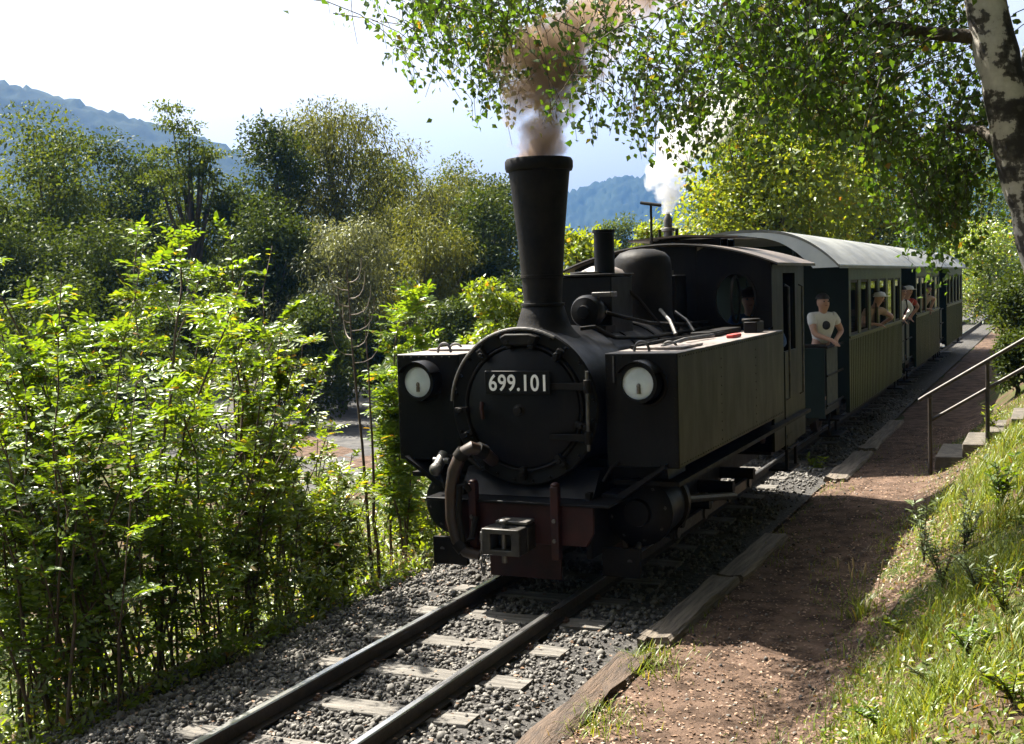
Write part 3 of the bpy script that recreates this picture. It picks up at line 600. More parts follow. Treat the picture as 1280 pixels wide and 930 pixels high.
# cab
def roof_z(x, crown, edge, hw): return edge + (crown - edge)*(1 - (x/hw)**2)
CW = 1.08
def star(c, poly, n=48):                              # outline of a star-shaped polygon sampled from c
    out = []
    for k in range(n):
        a = 2*PI*k/n + .01; d = (math.cos(a), math.sin(a)); best = 1e9
        for i in range(len(poly)):
            (ax, ay), (bx, by) = poly[i], poly[(i + 1) % len(poly)]
            ex, ey = bx - ax, by - ay; den = d[0]*ey - d[1]*ex
            if abs(den) < 1e-12: continue
            tt = ((ax - c[0])*ey - (ay - c[1])*ex)/den; uu = ((ax - c[0])*d[1] - (ay - c[1])*d[0])/den
            if tt > 0 and -1e-6 <= uu <= 1 + 1e-6: best = min(best, tt)
        out.append((c[0] + d[0]*best, c[1] + d[1]*best))
    return out
def rz(x): return roof_z(x, 2.715, 2.50, CW)
for sx in (-1, 1):
    xa, xb = .30, CW
    poly = [(sx*xa, 1.83), (sx*xb, 1.83)] + [(sx*x, rz(x)) for x in np.linspace(xb, xa, 10)]
    c = (sx*.70, 2.14); n = 48; inner = [(c[0] + .205*math.cos(2*PI*k/n + .01), c[1] + .265*math.sin(2*PI*k/n + .01)) for k in range(n)]
    pan = MB().ring(star(c, poly, n), inner, 'y', 12.24, 12.275).build('cab_front_panel', M['black'], L, smooth=30)
    rim_o = [(c[0] + .228*math.cos(2*PI*k/n), c[1] + .288*math.sin(2*PI*k/n)) for k in range(n)]
    rim_i = [(c[0] + .203*math.cos(2*PI*k/n), c[1] + .263*math.sin(2*PI*k/n)) for k in range(n)]
    MB().ring(rim_o, rim_i, 'y', 12.222, 12.239).build('window_rim', M['black_dusty'], pan)
    # pivoted window, half open
    ps = MB().ring([(12.26 + .19*math.cos(2*PI*k/n), c[1] + .25*math.sin(2*PI*k/n)) for k in range(n)], [(12.26 + .165*math.cos(2*PI*k/n), c[1] + .225*math.sin(2*PI*k/n)) for k in range(n)], 'x', c[0] - .012, c[0] + .012).build('window_sash', M['black_dusty'], pan)
    MB().prism([(12.26 + .166*math.cos(2*PI*k/n), c[1] + .226*math.sin(2*PI*k/n)) for k in range(n)], 'x', c[0] - .002, c[0] + .002).build('pane', M['glass'], ps)
MB().prism([(-.298, 1.83), (.298, 1.83)] + [(x, rz(x)) for x in np.linspace(.298, -.298, 9)], 'y', 12.24, 12.275).build('cab_front_middle', M['black'], L)
for sx in (-1, 1):
    xs_ = sx*CW; xi = sx*(CW - .03); a, b_ = min(xs_, xi), max(xs_, xi)
    MB().box(a, b_, 12.276, 12.78, .55, rz(CW) - .01).build('cab_side_panel', M['tank_side'], L, bevel=.004)
    MB().box(a, b_, 12.78, 13.42, 2.40, rz(CW) - .01).build('cab_door_header', M['tank_side'], L)
    MB().box(a, b_, 13.42, 13.93, .55, rz(CW) - .01).build('cab_rear_panel', M['tank_side'], L, bevel=.004)
    dr = MB().box(a + sx*.008, b_ + sx*.008, 12.80, 13.40, .50, 1.56).build('cab_door', M['tank_side'], L, bevel=.006)
    MB().box(a + sx*.034, b_ + sx*.014, 12.84, 13.36, .62, .66).build('door_ledge', M['tank_side'], dr)
    MB().tube([(sx*1.11, 12.74, 1.05), (sx*1.15, 12.74, 1.07), (sx*1.15, 12.74, 2.25), (sx*1.11, 12.74, 2.27)], .013, 8).build('grab_rail', M['iron'], L)
    MB().tube([(sx*1.11, 13.47, 1.05), (sx*1.15, 13.47, 1.07), (sx*1.15, 13.47, 2.25), (sx*1.11, 13.47, 2.27)], .013, 8).build('grab_rail', M['iron'], L)
    for z in (.28, .52): MB().box(sx*1.0 - .12, sx*1.0 + .12, 12.86, 13.34, z - .02, z).build('cab_step', M['black_dusty'], L)
    for y in (12.86, 13.33): MB().box(sx*1.08 - .015, sx*1.08 + .015, y - .02, y + .02, .27, .55).build('step_hanger', M['black_dusty'], L)
    MB().box(sx*1.02 - .06, sx*1.02 + .06, 12.30, 12.76, 1.20, 1.22).build('arm_ledge', M['black_dusty'], L)
MB().ring([(-CW + .031, .55), (CW - .031, .55), (CW - .031, 2.49), (.5, 2.6), (-.5, 2.6), (-CW + .031, 2.49)], [(-.8, 1.5), (.8, 1.5), (.8, 2.3), (.45, 2.36), (-.45, 2.36), (-.8, 2.3)], 'y', 13.90, 13.93).build('cab_rear_wall', M['black'], L)
MB().box(-1.04, 1.04, 12.28, 13.9, .52, .55).build('cab_floor', M['black_dusty'], L)
MB().lathe([(0, 12.28), (.50, 12.28), (.50, 12.6), (0, 12.62)], (0, 0, 1.45), 'y', 32).build('backhead', M['black_dusty'], L)
MB().box(-1.04, 1.04, 13.5, 13.88, .56, 1.45).build('coal_bunker', M['black_dusty'], L)
xs_ = np.linspace(-1.17, 1.17, 25)
rf = MB().prism([(x, roof_z(x, 2.745, 2.505, 1.17)) for x in xs_] + [(x, roof_z(x, 2.715, 2.475, 1.17)) for x in xs_[::-1]], 'y', 12.12, 14.18).build('cab_roof', M['cab_roof'], L, smooth=30)
MB().tube([(x, 12.115, roof_z(x, 2.73, 2.49, 1.17)) for x in xs_], .014, 6).build('roof_edge', M['black_dusty'], rf)
for y in (12.85, 13.15, 13.45): MB().box(-.40, .40, y - .02, y + .02, 2.72, 2.80).build('hatch_post', M['black_dusty'], rf)
MB().prism([(-.62, 2.795), (0, 2.83), (.62, 2.795), (.62, 2.815), (0, 2.852), (-.62, 2.815)], 'y', 12.72, 13.62).build('roof_hatch', M['cab_roof'], rf)
MB().tube([(-.255, 12.45, 2.68), (-.255, 12.45, 3.19)], .014, 8).tube([(-.37, 12.45, 3.205), (-.14, 12.45, 3.165)], .018, 8).build('whistle_pipe', M['black_dusty'], rf)
sv = MB().lathe([(0, 2.66), (.075, 2.66), (.075, 2.80), (.05, 2.81), (.05, 2.90), (.075, 2.91), (.07, 2.94), (.045, 2.95), (.05, 3.04), (.03, 3.08), (.02, 3.12), (0, 3.13)], (-.235, 13.0, 0), 'z', 20).build('safety_valve', M['iron'], rf)
for e in (-.1, .1): MB().cyl((-.235 + e, 13.0, 2.68), (-.235 + e, 13.0, 2.93), .018, n=8).build('valve_spring', M['black_dusty'], sv)

# ---------------------------------------------------------------- coaches
def coach(y0, y1, y2, y3, label, nwin=6, end_detail=True):
    C = thing('passenger_coach', label, 'coach', (0, y0, 0), 'coaches of the train')
    hw = 1.08; zf = .62
    MB().box(-.95, .95, y0 + .1, y3 - .1, .52, zf).build('floor', M['dark_in'], C)
    for sx in (-1, 1): MB().box(sx*.62 - .04, sx*.62 + .04, y0 + .1, y3 - .1, .34, .519).build('sole_bar', M['black_dusty'], C)
    for y in (y1 + 1.1, y2 - 1.1):
        for sx in (-1, 1):
            wh = MB().lathe([(.05, -.05), (.29, -.05), (.30, -.03), (.29, .05), (.24, .05), (.22, .03), (.05, .05)], (sx*.405, y, .30), 'x', 24).build('wheel', M['rust'], C)
            MB().box(sx*.66 - .07, sx*.66 + .07, y - .1, y + .1, .22, .40).build('axle_box', M['black_dusty'], wh)
        MB().cyl((-.7, y, .30), (.7, y, .30), .05, n=10).build('axle', M['black_dusty'], C)
    for sx in (-1, 1):
        a, b_ = sorted((sx*hw, sx*(hw - .05)))
        MB().box(a, b_, y1, y2, .43, 1.47).build('side_wall', M['coach'], C, bevel=.006)
        MB().box(a, b_, y1, y2, 2.285, 2.50).build('side_fascia', M['coach'], C, bevel=.006)
        st = MB()
        pitch = (y2 - y1)/nwin
        nb = int((y2 - y1)/.17)
        for k in range(nb + 1):                       # cover strips over the board joints
            y = y1 + (y2 - y1)*k/nb; a2, b2 = sorted((sx*hw, sx*(hw + .007))); st.box(a2, b2, y - .012, y + .012, .44, 1.44)
        tag(st.build('cover_strips', M['coach'], C), kind='stuff')
        a2, b2 = sorted((sx*(hw - .055), sx*(hw + .022)))
        MB().box(a2, b2, y1, y2, 1.472, 1.502).build('waist_rail', M['coach'], C, bevel=.004)
        for k in range(nwin + 1):
            y = y1 + pitch*k; h = .13 if 0 < k < nwin else .10
            ya, yb = (y1, y1 + .2) if k == 0 else ((y2 - .2, y2) if k == nwin else (y - h, y + h))
            pl = MB().box(a, b_, ya, yb, 1.503, 2.284).build('window_pillar', M['coach'], C, bevel=.006)
        for k in range(nwin):
            ya = y1 + pitch*k + (.2 if k == 0 else .13); yb = y1 + pitch*(k + 1) - (.2 if k == nwin - 1 else .13)
            fr = MB().ring([(ya, 1.503), (yb, 1.503), (yb, 2.284), (ya, 2.284)], [(ya + .035, 1.535), (yb - .035, 1.535), (yb - .035, 2.25), (ya + .035, 2.25)], 'x', *sorted((sx*(hw - .035), sx*(hw - .012)))).build('window_frame', M['dark_in'], C)
            opened = (k % 2 == 1) or sx > 0 and k < 3
            z0 = 2.14 if opened else 1.535
            MB().box(*sorted((sx*(hw - .026), sx*(hw - .022))), ya + .036, yb - .036, z0, 2.249).build('pane', M['glass'], fr)
    for y, s in ((y1, 1), (y2, -1)):                  # end walls with a door
        a, b_ = sorted((y, y + s*.05))
        for sx in (-1, 1):
            MB().prism([(sx*.36, .62), (sx*1.028, .62), (sx*1.028, 2.50), (sx*.80, 2.66), (sx*.36, 2.82)], 'y', a, b_).build('end_wall', M['coach_end'], C)
        MB().box(-.358, .358, a, b_, 2.38, 2.80).build('end_wall_header', M['coach_end'], C)
        dr = MB().ring([(-.355, .63), (.355, .63), (.355, 2.37), (-.355, 2.37)], [(-.25, 1.5), (.25, 1.5), (.25, 2.2), (-.25, 2.2)], 'y', a + .01, b_ - .01).build('end_door', M['coach_end'], C)
        MB().cyl((.30, a - .03, 1.35), (.30, b_ + .03, 1.35), .018, n=8).build('handle', M['iron'], dr)
        MB().box(*sorted((1.029, 1.085)), *sorted((y - s*.004, y - s*.02)), .43, 2.5).build('corner_post', M['coach_end'], C)
        yo = y0 + .06 if s > 0 else y3 - .06          # open platform: headstock panel, rails, posts, steps
        yi = y
        MB().box(-.98, .98, *sorted((yo, yo + s*.03)), .50, 1.42).build('platform_panel', M['coach_end'], C, bevel=.004)
        MB().tube([(-1.0, yo + s*.015, 1.45), (1.0, yo + s*.015, 1.45)], .022, 8).build('platform_rail', M['black_dusty'], C)
        for sx in (-1, 1):
            gt_ = MB()
            for z in (.66, 1.05, 1.42): gt_.tube([(sx*1.0, yo + s*.05, z), (sx*1.0, yi - s*.06, z)], .016, 8)
            gt_.build('gate_rail', M['black_dusty'], C)
            MB().box(*sorted((sx*.985, sx*1.0)), *sorted((yo + s*.06, yi - s*.5)), .62, 1.40).build('gate_panel', M['coach_end'], C)
            MB().cyl((sx*.60, yo + s*.045, .5), (sx*.60, yo + s*.045, 2.78), .022, n=10).build('roof_post', M['coach_end'], C)
            for z in (.20, .42): MB().box(sx*.92 - .14, sx*.92 + .14, *sorted((yi - s*.75, yi - s*.2)), z - .025, z).build('entry_step', M['black_dusty'], C)
            for e in (.72, .22): MB().box(sx*.92 - .015, sx*.92 + .015, *sorted((yi - s*e, yi - s*(e + .02))), .19, .52).build('step_hanger', M['black_dusty'], C)
        bk = MB().cyl((.42, yo + s*.16, .62), (.42, yo + s*.16, 1.62), .025, n=8).build('brake_column', M['black_dusty'], C)
        MB().tube([(.42 + .15*math.cos(q), yo + s*.16, 1.62 + .15*math.sin(q)) for q in np.linspace(0, 2*PI, 17)], .014, 6, False).build('brake_wheel', M['iron'], bk)
        MB().box(-.13, .13, *sorted((yo, yo - s*.22)), .38, .54).build('coupler', M['iron'], C, bevel=.01)
    # roof
    R = 1.20; xs_ = np.linspace(-R, R, 33)
    def top(x): return 2.485 + .505*(1 - abs(x/R)**2.6)
    def inn(x): return top(x) - .035
    rf = MB().prism([(x, top(x)) for x in xs_] + [(x, inn(x)) for x in xs_[::-1]], 'y', y0, y3).build('roof', M['roof'], C, smooth=35)
    MB().tube([(1.19, y0, 2.49), (1.19, y3, 2.49)], .014, 6).build('gutter', M['fascia'], rf); MB().tube([(-1.19, y0, 2.49), (-1.19, y3, 2.49)], .014, 6).build('gutter', M['fascia'], rf)
    for y in (y0 + .004, y3 - .029):                  # white end boards under the roof
        xo = np.linspace(-1.185, 1.185, 33); xi = np.linspace(-.86, .86, 33)
        o_ = [(x, inn(x) - .002) for x in xo]; i_ = [(x, 2.46 + .43*(1 - abs(x/.86)**2.4)) for x in xi]
        MB().prism(o_ + i_[::-1], 'y', y, y + .025).build('roof_end_board', M['fascia'], rf, smooth=0)
    # benches
    for y in np.arange(y1 + .7, y2 - .3, 1.03):
        for sx in (-1, 1): MB().box(sx*.62 - .36, sx*.62 + .36, y - .2, y + .2, 1.0, 1.05).box(sx*.62 - .36, sx*.62 + .36, y + .2, y + .24, 1.0, 1.5).box(sx*.62 - .3, sx*.62 + .3, y - .02, y + .02, .62, 1.0).build('bench', M['dark_in'], C)
    return C
coach(15.72, 17.17, 23.35, 24.62, 'green boarded coach with pale arched roof coupled behind the locomotive')
coach(24.72, 25.85, 31.15, 32.2, 'second green coach in the train, between two other coaches', 5)
coach(32.3, 33.25, 38.9, 40.0, 'last green coach of the train, partly hidden by hanging birch leaves', 5)

# ---------------------------------------------------------------- people
def skin_mesh(name, V, E, Rr, sub=1):
    me = bpy.data.meshes.new(name); me.from_pydata([tuple(v) for v in V], E, [])
    o = bpy.data.objects.new('tmp', me); col.objects.link(o)
    o.modifiers.new('skin', 'SKIN').use_smooth_shade = True
    for i, sv_ in enumerate(me.skin_vertices[0].data):
        rr = Rr[i]; sv_.radius = (rr, rr) if np.isscalar(rr) else rr; sv_.use_root = (i == 0)
    s_ = o.modifiers.new('sub', 'SUBSURF'); s_.levels = sub; s_.render_levels = sub
    bpy.context.view_layer.update()
    out = bpy.data.meshes.new_from_object(o.evaluated_get(bpy.context.evaluated_depsgraph_get())); out.name = name
    bpy.data.objects.remove(o); return out
def person(label, foot, H, face, hands, shirt, hat=None, hair='hair', lean=0.0, long_sleeve=False, pack=None, group=None, sub=1, printed=False):
    root = thing('person', label, 'person', foot)
    f = np.array([face[0], face[1], 0.0]); f /= np.linalg.norm(f); s = np.array([f[1], -f[0], 0.0])      # s: the person's right
    up = np.array([0, 0, 1.0])
    def W(fr, ri, z, lf=0.0): return f*(fr*H + lf) + s*ri*H + up*z*H
    ln = lambda z: lean*max(0, z - .52)
    V, E, Rr = [], [], []
    def addv(p, r_, par=None):
        V.append(p); Rr.append(r_*H)
        if par is not None: E.append((par, len(V) - 1))
        return len(V) - 1
    pel = addv(W(0, 0, .53), .072); wa = addv(W(.0, 0, .61, ln(.61)), .066, pel); chs = addv(W(.005, 0, .73, ln(.73)), .078, wa)
    nk = addv(W(.0, 0, .825, ln(.825)), .034, chs); jaw = addv(W(.012, 0, .872, ln(.87)), .042, nk); hd = addv(W(.006, 0, .925, ln(.925)), .056, jaw); tp = addv(W(-.004, 0, .968, ln(.968)), .044, hd)
    addv(W(.066, 0, .913, ln(.913)), .010, hd)
    for q in (-1, 1): addv(W(-.004, q*.058, .918, ln(.918)), .010, hd)
    arms = {}
    for q, tgt in zip((1, -1), hands):
        sh = addv(W(0, q*.112, .795, ln(.795)), .040, chs); S0 = V[sh]; T = np.array(tgt, float) - np.array(foot)
        L1, L2 = .175*H, .165*H; d = np.linalg.norm(T - S0)
        if d > (L1 + L2)*.98: T = S0 + (T - S0)*(L1 + L2)*.98/d; d = (L1 + L2)*.98
        aa = (L1*L1 - L2*L2 + d*d)/(2*d); hh = math.sqrt(max(1e-6, L1*L1 - aa*aa)); ax_ = (T - S0)/d
        bend = -up*.8 + s*q*.7 - f*.3; bend -= ax_*np.dot(bend, ax_); bend /= np.linalg.norm(bend)
        el = addv(S0 + ax_*aa + bend*hh, .028, sh); wr = addv(T, .019, el)
        fd = (T - V[el]); fd /= np.linalg.norm(fd); fd = fd*.8 + f*.2 - up*.25; fd /= np.linalg.norm(fd)
        side = np.cross(fd, up); side /= np.linalg.norm(side) + 1e-9; pm = addv(T + fd*.035*H, .021, wr)
        for k in range(4):
            off = (k - 1.5)*.011*H; ln_ = (.030, .036, .034, .026)[k]*H
            a1 = addv(T + fd*.055*H + side*off, .0062, pm); addv(T + fd*(.055*H + ln_) + side*off*1.1 - up*.014*H, .0050, a1)
        th = addv(T + fd*.030*H + side*q*-.020*H, .0068, wr); addv(T + fd*.055*H + side*q*-.030*H - up*.006*H, .0055, th)
        arms[q] = (sh, el, wr)
    legs = {}
    for q in (1, -1):
        hp = addv(W(0, q*.052, .49), .055, pel); kn = addv(W(.012, q*.055, .275), .037, hp); an = addv(W(0, q*.055, .05), .024, kn); tt = addv(W(.085, q*.062, .022), .020, an); legs[q] = (hp, kn, an)
    body = link('body', skin_mesh('body', V, E, Rr, sub), M['skin'], root)
    # clothes follow the same joints
    def cloth(name, idx_chain, grow_, mat, ends=()):
        ids = sorted({i for e in idx_chain for i in e}, key=lambda i: (i != idx_chain[0][0], i)); mp = {i: k for k, i in enumerate(ids)}
        return link(name, skin_mesh(name, [V[i] for i in ids], [(mp[a], mp[b]) for a, b in idx_chain], [Rr[i]*grow_ + .004 for i in ids], sub), mat, root)
    V.append((V[chs] + V[nk])/2 + 0*up); Rr.append(.058*H); col_ = len(V) - 1
    ch_ = [(chs, wa), (wa, pel), (chs, col_)]
    for q in (1, -1):
        sh, el, wr = arms[q]
        V.append(V[sh]*.45 + V[el]*.55); Rr.append(.035*H); me_ = len(V) - 1
        ch_ += [(chs, sh), (sh, me_)] + ([(me_, el), (el, wr)] if long_sleeve else [])
    cloth('shirt', ch_, 1.12, shirt)
    cloth('trousers', [(pel, legs[1][0]), (legs[1][0], legs[1][1]), (legs[1][1], legs[1][2]), (pel, legs[-1][0]), (legs[-1][0], legs[-1][1]), (legs[-1][1], legs[-1][2])], 1.14, M['trousers'])
    hc = V[hd] + origin(root)
    def prt(mb, name, mt, par=root): return mb.build(name, mt, par)
    for q in (-1, 1): prt(MB().ell(hc + f*.051*H + s*q*.021*H + up*.004*H, (.007*H,)*3, 8, 6), 'eye', M['eye'], body)
    prt(MB().ell(hc + f*.047*H - up*.033*H, (.016*H, .012*H, .005*H), 8, 6), 'mouth', M['lip'], body)
    if printed: prt(MB().ell(origin(root) + W(.082, .0, .715, ln(.715)), (.055, .022, .06), 10, 8), 'shirt_print', M['trousers'])
    hv = MB()
    prof = [(math.sin(t_), math.cos(t_)) for t_ in np.linspace(.0, 1.42, 9)]
    hv.lathe(prof, (0, 0, 0), 'z', 18); vv = np.concatenate(hv.v)*np.array([.066, .066, .066])*H
    hv.v = [vv + hc + up*.016*H - f*.017*H - (f*.22)*np.minimum(0, vv[:, 2:3])]; prt(hv, 'hair', M[hair])
    if hat is not None:
        hb = MB().lathe([(.070*H, .015*H), (.069*H, .04*H), (.055*H, .062*H), (.02*H, .073*H), (0, .074*H)], hc, 'z', 18); hb = prt(hb, 'cap', hat)
        prt(MB().prism([(hc[0] + f[0]*u*H + s[0]*v*H, hc[1] + f[1]*u*H + s[1]*v*H) for u, v in ((.03, -.06), (.10, -.045), (.115, 0), (.10, .045), (.03, .06))], 'z', hc[2] + .018*H, hc[2] + .026*H), 'brim', hat, hb)
    if pack is not None:
        for q in (-1, 1):
            base = origin(root); pts = [base + W(.075, q*.06, .64, ln(.64)), base + W(.095, q*.062, .73, ln(.73)), base + W(.05, q*.062, .82, ln(.82)), base + W(-.05, q*.06, .81, ln(.81)), base + W(-.09, q*.055, .7, ln(.7))]
            prt(MB().tube(pts, .014, 6), 'strap', M['trousers'])
        c_ = origin(root) + W(-.13, 0, .70, ln(.7)); prt(MB().ell(c_, (.13, .10, .20), 12, 8), 'backpack', pack)
    return root
person('child in a white t-shirt leaning on the gate of the front coach platform', (.80, 16.52, .62), 1.50, (.62, -.78), ((1.00, 16.22, 1.50), (1.02, 16.48, 1.50)), M['shirt_white'], lean=.22, sub=2, printed=True)
person('engine driver in blue work clothes standing in the cab', (.72, 12.85, .55), 1.70, (.2, -1), ((.62, 12.50, 1.50), (1.00, 12.60, 1.60)), M['shirt_blue'], long_sleeve=True, hat=M['red'])
person('passenger in a white cap leaning out of a first coach window', (.80, 20.3, .62), 1.46, (1, -.55), ((1.10, 19.98, 1.55), (1.10, 20.55, 1.55)), M['shirt_tan'], hat=M['shirt_white'], lean=.85)
person('passenger in white shirt with dark backpack straps between the first two coaches', (.84, 24.2, .62), 1.50, (1, -.8), ((1.02, 23.9, 1.48), (1.02, 24.35, 1.48)), M['shirt_white'], pack=M['trousers'], lean=.55, long_sleeve=True)
person('passenger in red with white cap on the second coach platform', (.84, 25.25, .62), 1.50, (1, -.8), ((1.02, 24.95, 1.48), (1.02, 25.45, 1.48)), M['shirt_red'], hat=M['shirt_white'], lean=.55)
person('passenger in tan shirt looking out of a second coach window', (.80, 28.5, .62), 1.48, (1, -.6), ((1.10, 28.2, 1.55), (1.10, 28.75, 1.55)), M['shirt_tan'], lean=.8)

# ---------------------------------------------------------------- vegetation
def rnd_dir(r, n, up=0.0):
    d = r.normal(size=(n, 3)); d[:, 2] += up; return unit(d)
def tree(name, label, xp, ytop, d, wpx, leaf, n=9000, size=.20, crown0=.22, droop=0.0, seed=1, nclump=46, group=None, cat='tree', xy=None, bark='bark', trunk_r=None, flat=.75):
    r = np.random.default_rng(seed)
    top = px(xp, ytop, d); wpx = wpx*1.22; fine = .80 if d > 34 and size < .31 else 1.0; size = size*fine; n = int(n*1.45/fine**1.7); bx, by = (top[0], top[1]) if xy is None else xy; bz = float(gz(bx, by)) - .05
    H = top[2] - bz; hw = wpx/2/FPX*d; tr = trunk_r or .018*H + .03
    T = thing(name, label, cat, (bx, by, bz), group)
    lean = r.normal(0, .03*H, 2); zz = np.linspace(0, .74, 8)
    tp = np.stack([bx + lean[0]*zz**1.5 + r.normal(0, .012*H, 8)*(zz > 0), by + lean[1]*zz**1.5 + r.normal(0, .012*H, 8)*(zz > 0), bz + zz*H], 1)
    trunk = MB().tube(tp, tr*(1 - zz*.95) + .01, 8)
    # clumps fill an egg-shaped crown, thinner inside
    u = rnd_dir(r, nclump); rad = r.random(nclump)**.42; zc = bz + H*(crown0 + (1 - crown0)*.5); hz = H*(1 - crown0)*.5
    C = np.stack([bx + lean[0]*.6 + u[:, 0]*rad*hw*.82, by + lean[1]*.6 + u[:, 1]*rad*hw*.82, zc + u[:, 2]*rad*hz*.88], 1)
    k0 = (C[:, 2] - zc)/hz; C[:, 0] = bx + (C[:, 0] - bx)*(1 - .35*np.clip(k0, 0, 1)); C[:, 1] = by + (C[:, 1] - by)*(1 - .35*np.clip(k0, 0, 1))
    cr = r.uniform(.24, .46, nclump)*min(hw, hz)
    for i in range(nclump):
        if i % 2 and nclump > 20: continue
        s = np.clip((C[i, 2] - bz)/H*.62, .08, .8); a = np.array([np.interp(s, zz, tp[:, j]) for j in range(3)])
        mid = a*.45 + C[i]*.55 + np.array([0, 0, -.06*H*r.random()])
        trunk.tube([a, mid, C[i]], [tr*.34*(1 - s*.6), tr*.2, .012], 5, False)
    trunk.build('trunk', M[bark], T)
    ci = r.choice(nclump, n, p=cr**2/np.sum(cr**2)); q = rnd_dir(r, n); rr = r.random(n)**.55
    P = C[ci] + q*(cr[ci]*rr)[:, None]*np.array([1.15, 1.15, flat])
    P[:, 2] = np.maximum(P[:, 2], bz + .1)
    D = rnd_dir(r, n)*.8 + q*.6; D[:, 2] -= droop + .15
    N = rnd_dir(r, n)*.7 + np.array([0, 0, .8]) + q*.3
    sz = size*r.uniform(.6, 1.3, n)
    leaf_object('crown', P, D, N, sz, sz*(.32 if droop > .5 else .55), M[leaf], T)
    return T

BG = 'trees beyond the river flat'
tree('broadleaf_tree', 'tall rounded dark green tree beside the blue hill slope', 40, 112, 52, 190, 'leaf_mid', 13000, .24, .12, seed=21, group=BG)
tree('broadleaf_tree', 'dark tree filling the gap below the blue hill', 150, 150, 56, 150, 'leaf_dark', 9000, .24, .1, seed=22, group=BG)
tree('sparse_tree', 'thin sparse tree with airy tufts rising above its neighbours', 226, 96, 50, 88, 'leaf_mid', 2300, .20, .48, seed=23, nclump=44, group=BG, flat=.3)
tree('broadleaf_tree', 'bushy dark tree under the thin sparse tree', 235, 185, 54, 150, 'leaf_mid', 9000, .22, .08, seed=24, group=BG)
tree('broadleaf_tree', 'dark tree with visible black trunk in the background row', 332, 128, 50, 125, 'leaf_dark', 8500, .22, .25, seed=25, group=BG)
tree('willow_tree', 'broad olive willow with forked trunk and feathery top', 430, 122, 54, 175, 'leaf_olive', 13000, .26, .28, .7, seed=26, group=BG)
tree('willow_tree', 'rounded olive willow beside the dark conifer like tree', 530, 158, 60, 165, 'leaf_olive', 11000, .26, .12, .7, seed=27, group=BG)
tree('broadleaf_tree', 'small dark green tree seen just behind the chimney', 612, 176, 62, 110, 'leaf_dark', 8000, .22, .08, seed=28, group=BG)
tree('willow_tree', 'silvery grey willow in front of the darker background trees', 418, 240, 42, 150, 'leaf_silver', 11000, .20, .06, .7, seed=29, group=BG)
tree('willow_tree', 'grey green willow between the silvery willow and the bright ash saplings', 520, 235, 44, 140, 'leaf_olive', 9000, .20, .05, .6, seed=30, group=BG)
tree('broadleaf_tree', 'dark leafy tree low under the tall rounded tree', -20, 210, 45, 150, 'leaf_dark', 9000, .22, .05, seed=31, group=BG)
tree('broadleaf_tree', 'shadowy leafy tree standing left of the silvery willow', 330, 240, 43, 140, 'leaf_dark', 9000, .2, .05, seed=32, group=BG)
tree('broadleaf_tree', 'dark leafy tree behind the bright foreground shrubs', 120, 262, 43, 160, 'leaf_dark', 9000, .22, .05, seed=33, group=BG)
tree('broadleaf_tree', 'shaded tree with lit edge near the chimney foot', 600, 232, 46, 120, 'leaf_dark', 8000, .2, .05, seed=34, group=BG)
tree('broadleaf_tree', 'mid green tree between the two olive willows', 482, 152, 63, 120, 'leaf_mid', 8000, .24, .08, seed=53, group=BG)
tree('broadleaf_tree', 'mid green tree beside the small dark tree near the chimney', 578, 172, 66, 110, 'leaf_mid', 7000, .24, .08, seed=54, group=BG)
tree('broadleaf_tree', 'grey green far tree left of the white steam', 775, 258, 92, 70, 'leaf_mid', 3500, .30, .05, seed=35, group='far trees below the hills')
tree('broadleaf_tree', 'rounded far tree right of the white steam', 866, 260, 92, 85, 'leaf_olive', 4000, .30, .05, seed=36, group='far trees below the hills')
tree('broadleaf_tree', 'low far tree between the cab whistle and the steam', 818, 290, 88, 70, 'leaf_mid', 2800, .30, .05, seed=37, group='far trees below the hills')
tree('broadleaf_tree', 'far tree showing above the coach roof beside the bright tree', 925, 268, 80, 90, 'leaf_mid', 3500, .30, .05, seed=38, group='far trees below the hills')
for i, (xp, yt, d, wp) in enumerate([(60, 330, 36, 150), (210, 330, 38, 140), (385, 372, 37, 110), (470, 382, 40, 90), (560, 372, 36, 120), (650, 340, 40, 110)]):
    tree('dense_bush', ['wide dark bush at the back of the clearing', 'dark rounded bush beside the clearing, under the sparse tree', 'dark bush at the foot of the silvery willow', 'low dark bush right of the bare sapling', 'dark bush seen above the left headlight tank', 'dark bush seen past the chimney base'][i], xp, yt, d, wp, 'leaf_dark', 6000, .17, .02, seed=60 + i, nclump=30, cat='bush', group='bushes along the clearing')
tree('leafy_tree', 'bright green young tree growing beside the track behind the chimney', 735, 224, 21, 105, 'leaf_lit', 9000, .105, .10, seed=41, nclump=50, trunk_r=.06)
tree('leafy_bush', 'bright yellow green bush between the chimney and the left side tank', 622, 300, 15.5, 90, 'leaf_bush2', 7000, .075, .06, seed=42, nclump=44, trunk_r=.04, cat='bush')
tree('leafy_bush', 'leafy bush beside the boiler in front of the bright young tree', 700, 330, 17.5, 90, 'leaf_lit', 6000, .085, .06, seed=43, nclump=36, trunk_r=.04, cat='bush')
tree('leafy_tree', 'tall bright tree standing over the coach roofs', 1010, 55, 33, 235, 'leaf_lit', 17000, .16, .30, seed=44, xy=(-3.9, 33.5), nclump=64, trunk_r=.16)
tree('leafy_tree', 'mid green tree behind the second coach, next to the tall bright tree', 1110, 70, 40, 230, 'leaf_lit', 14000, .18, .3, seed=45, xy=(-3.4, 41), nclump=54, trunk_r=.15)
tree('leafy_tree', 'dark green tree shading the far end of the train', 1180, 170, 50, 150, 'leaf_dark', 9000, .2, .1, seed=46, xy=(-3.6, 50), nclump=44)
tree('leafy_bush', 'light green bush rising just over the first coach roof', 945, 235, 27, 80, 'leaf_lit', 5000, .11, .1, seed=47, xy=(-4.6, 26), nclump=36, trunk_r=.05, cat='bush')
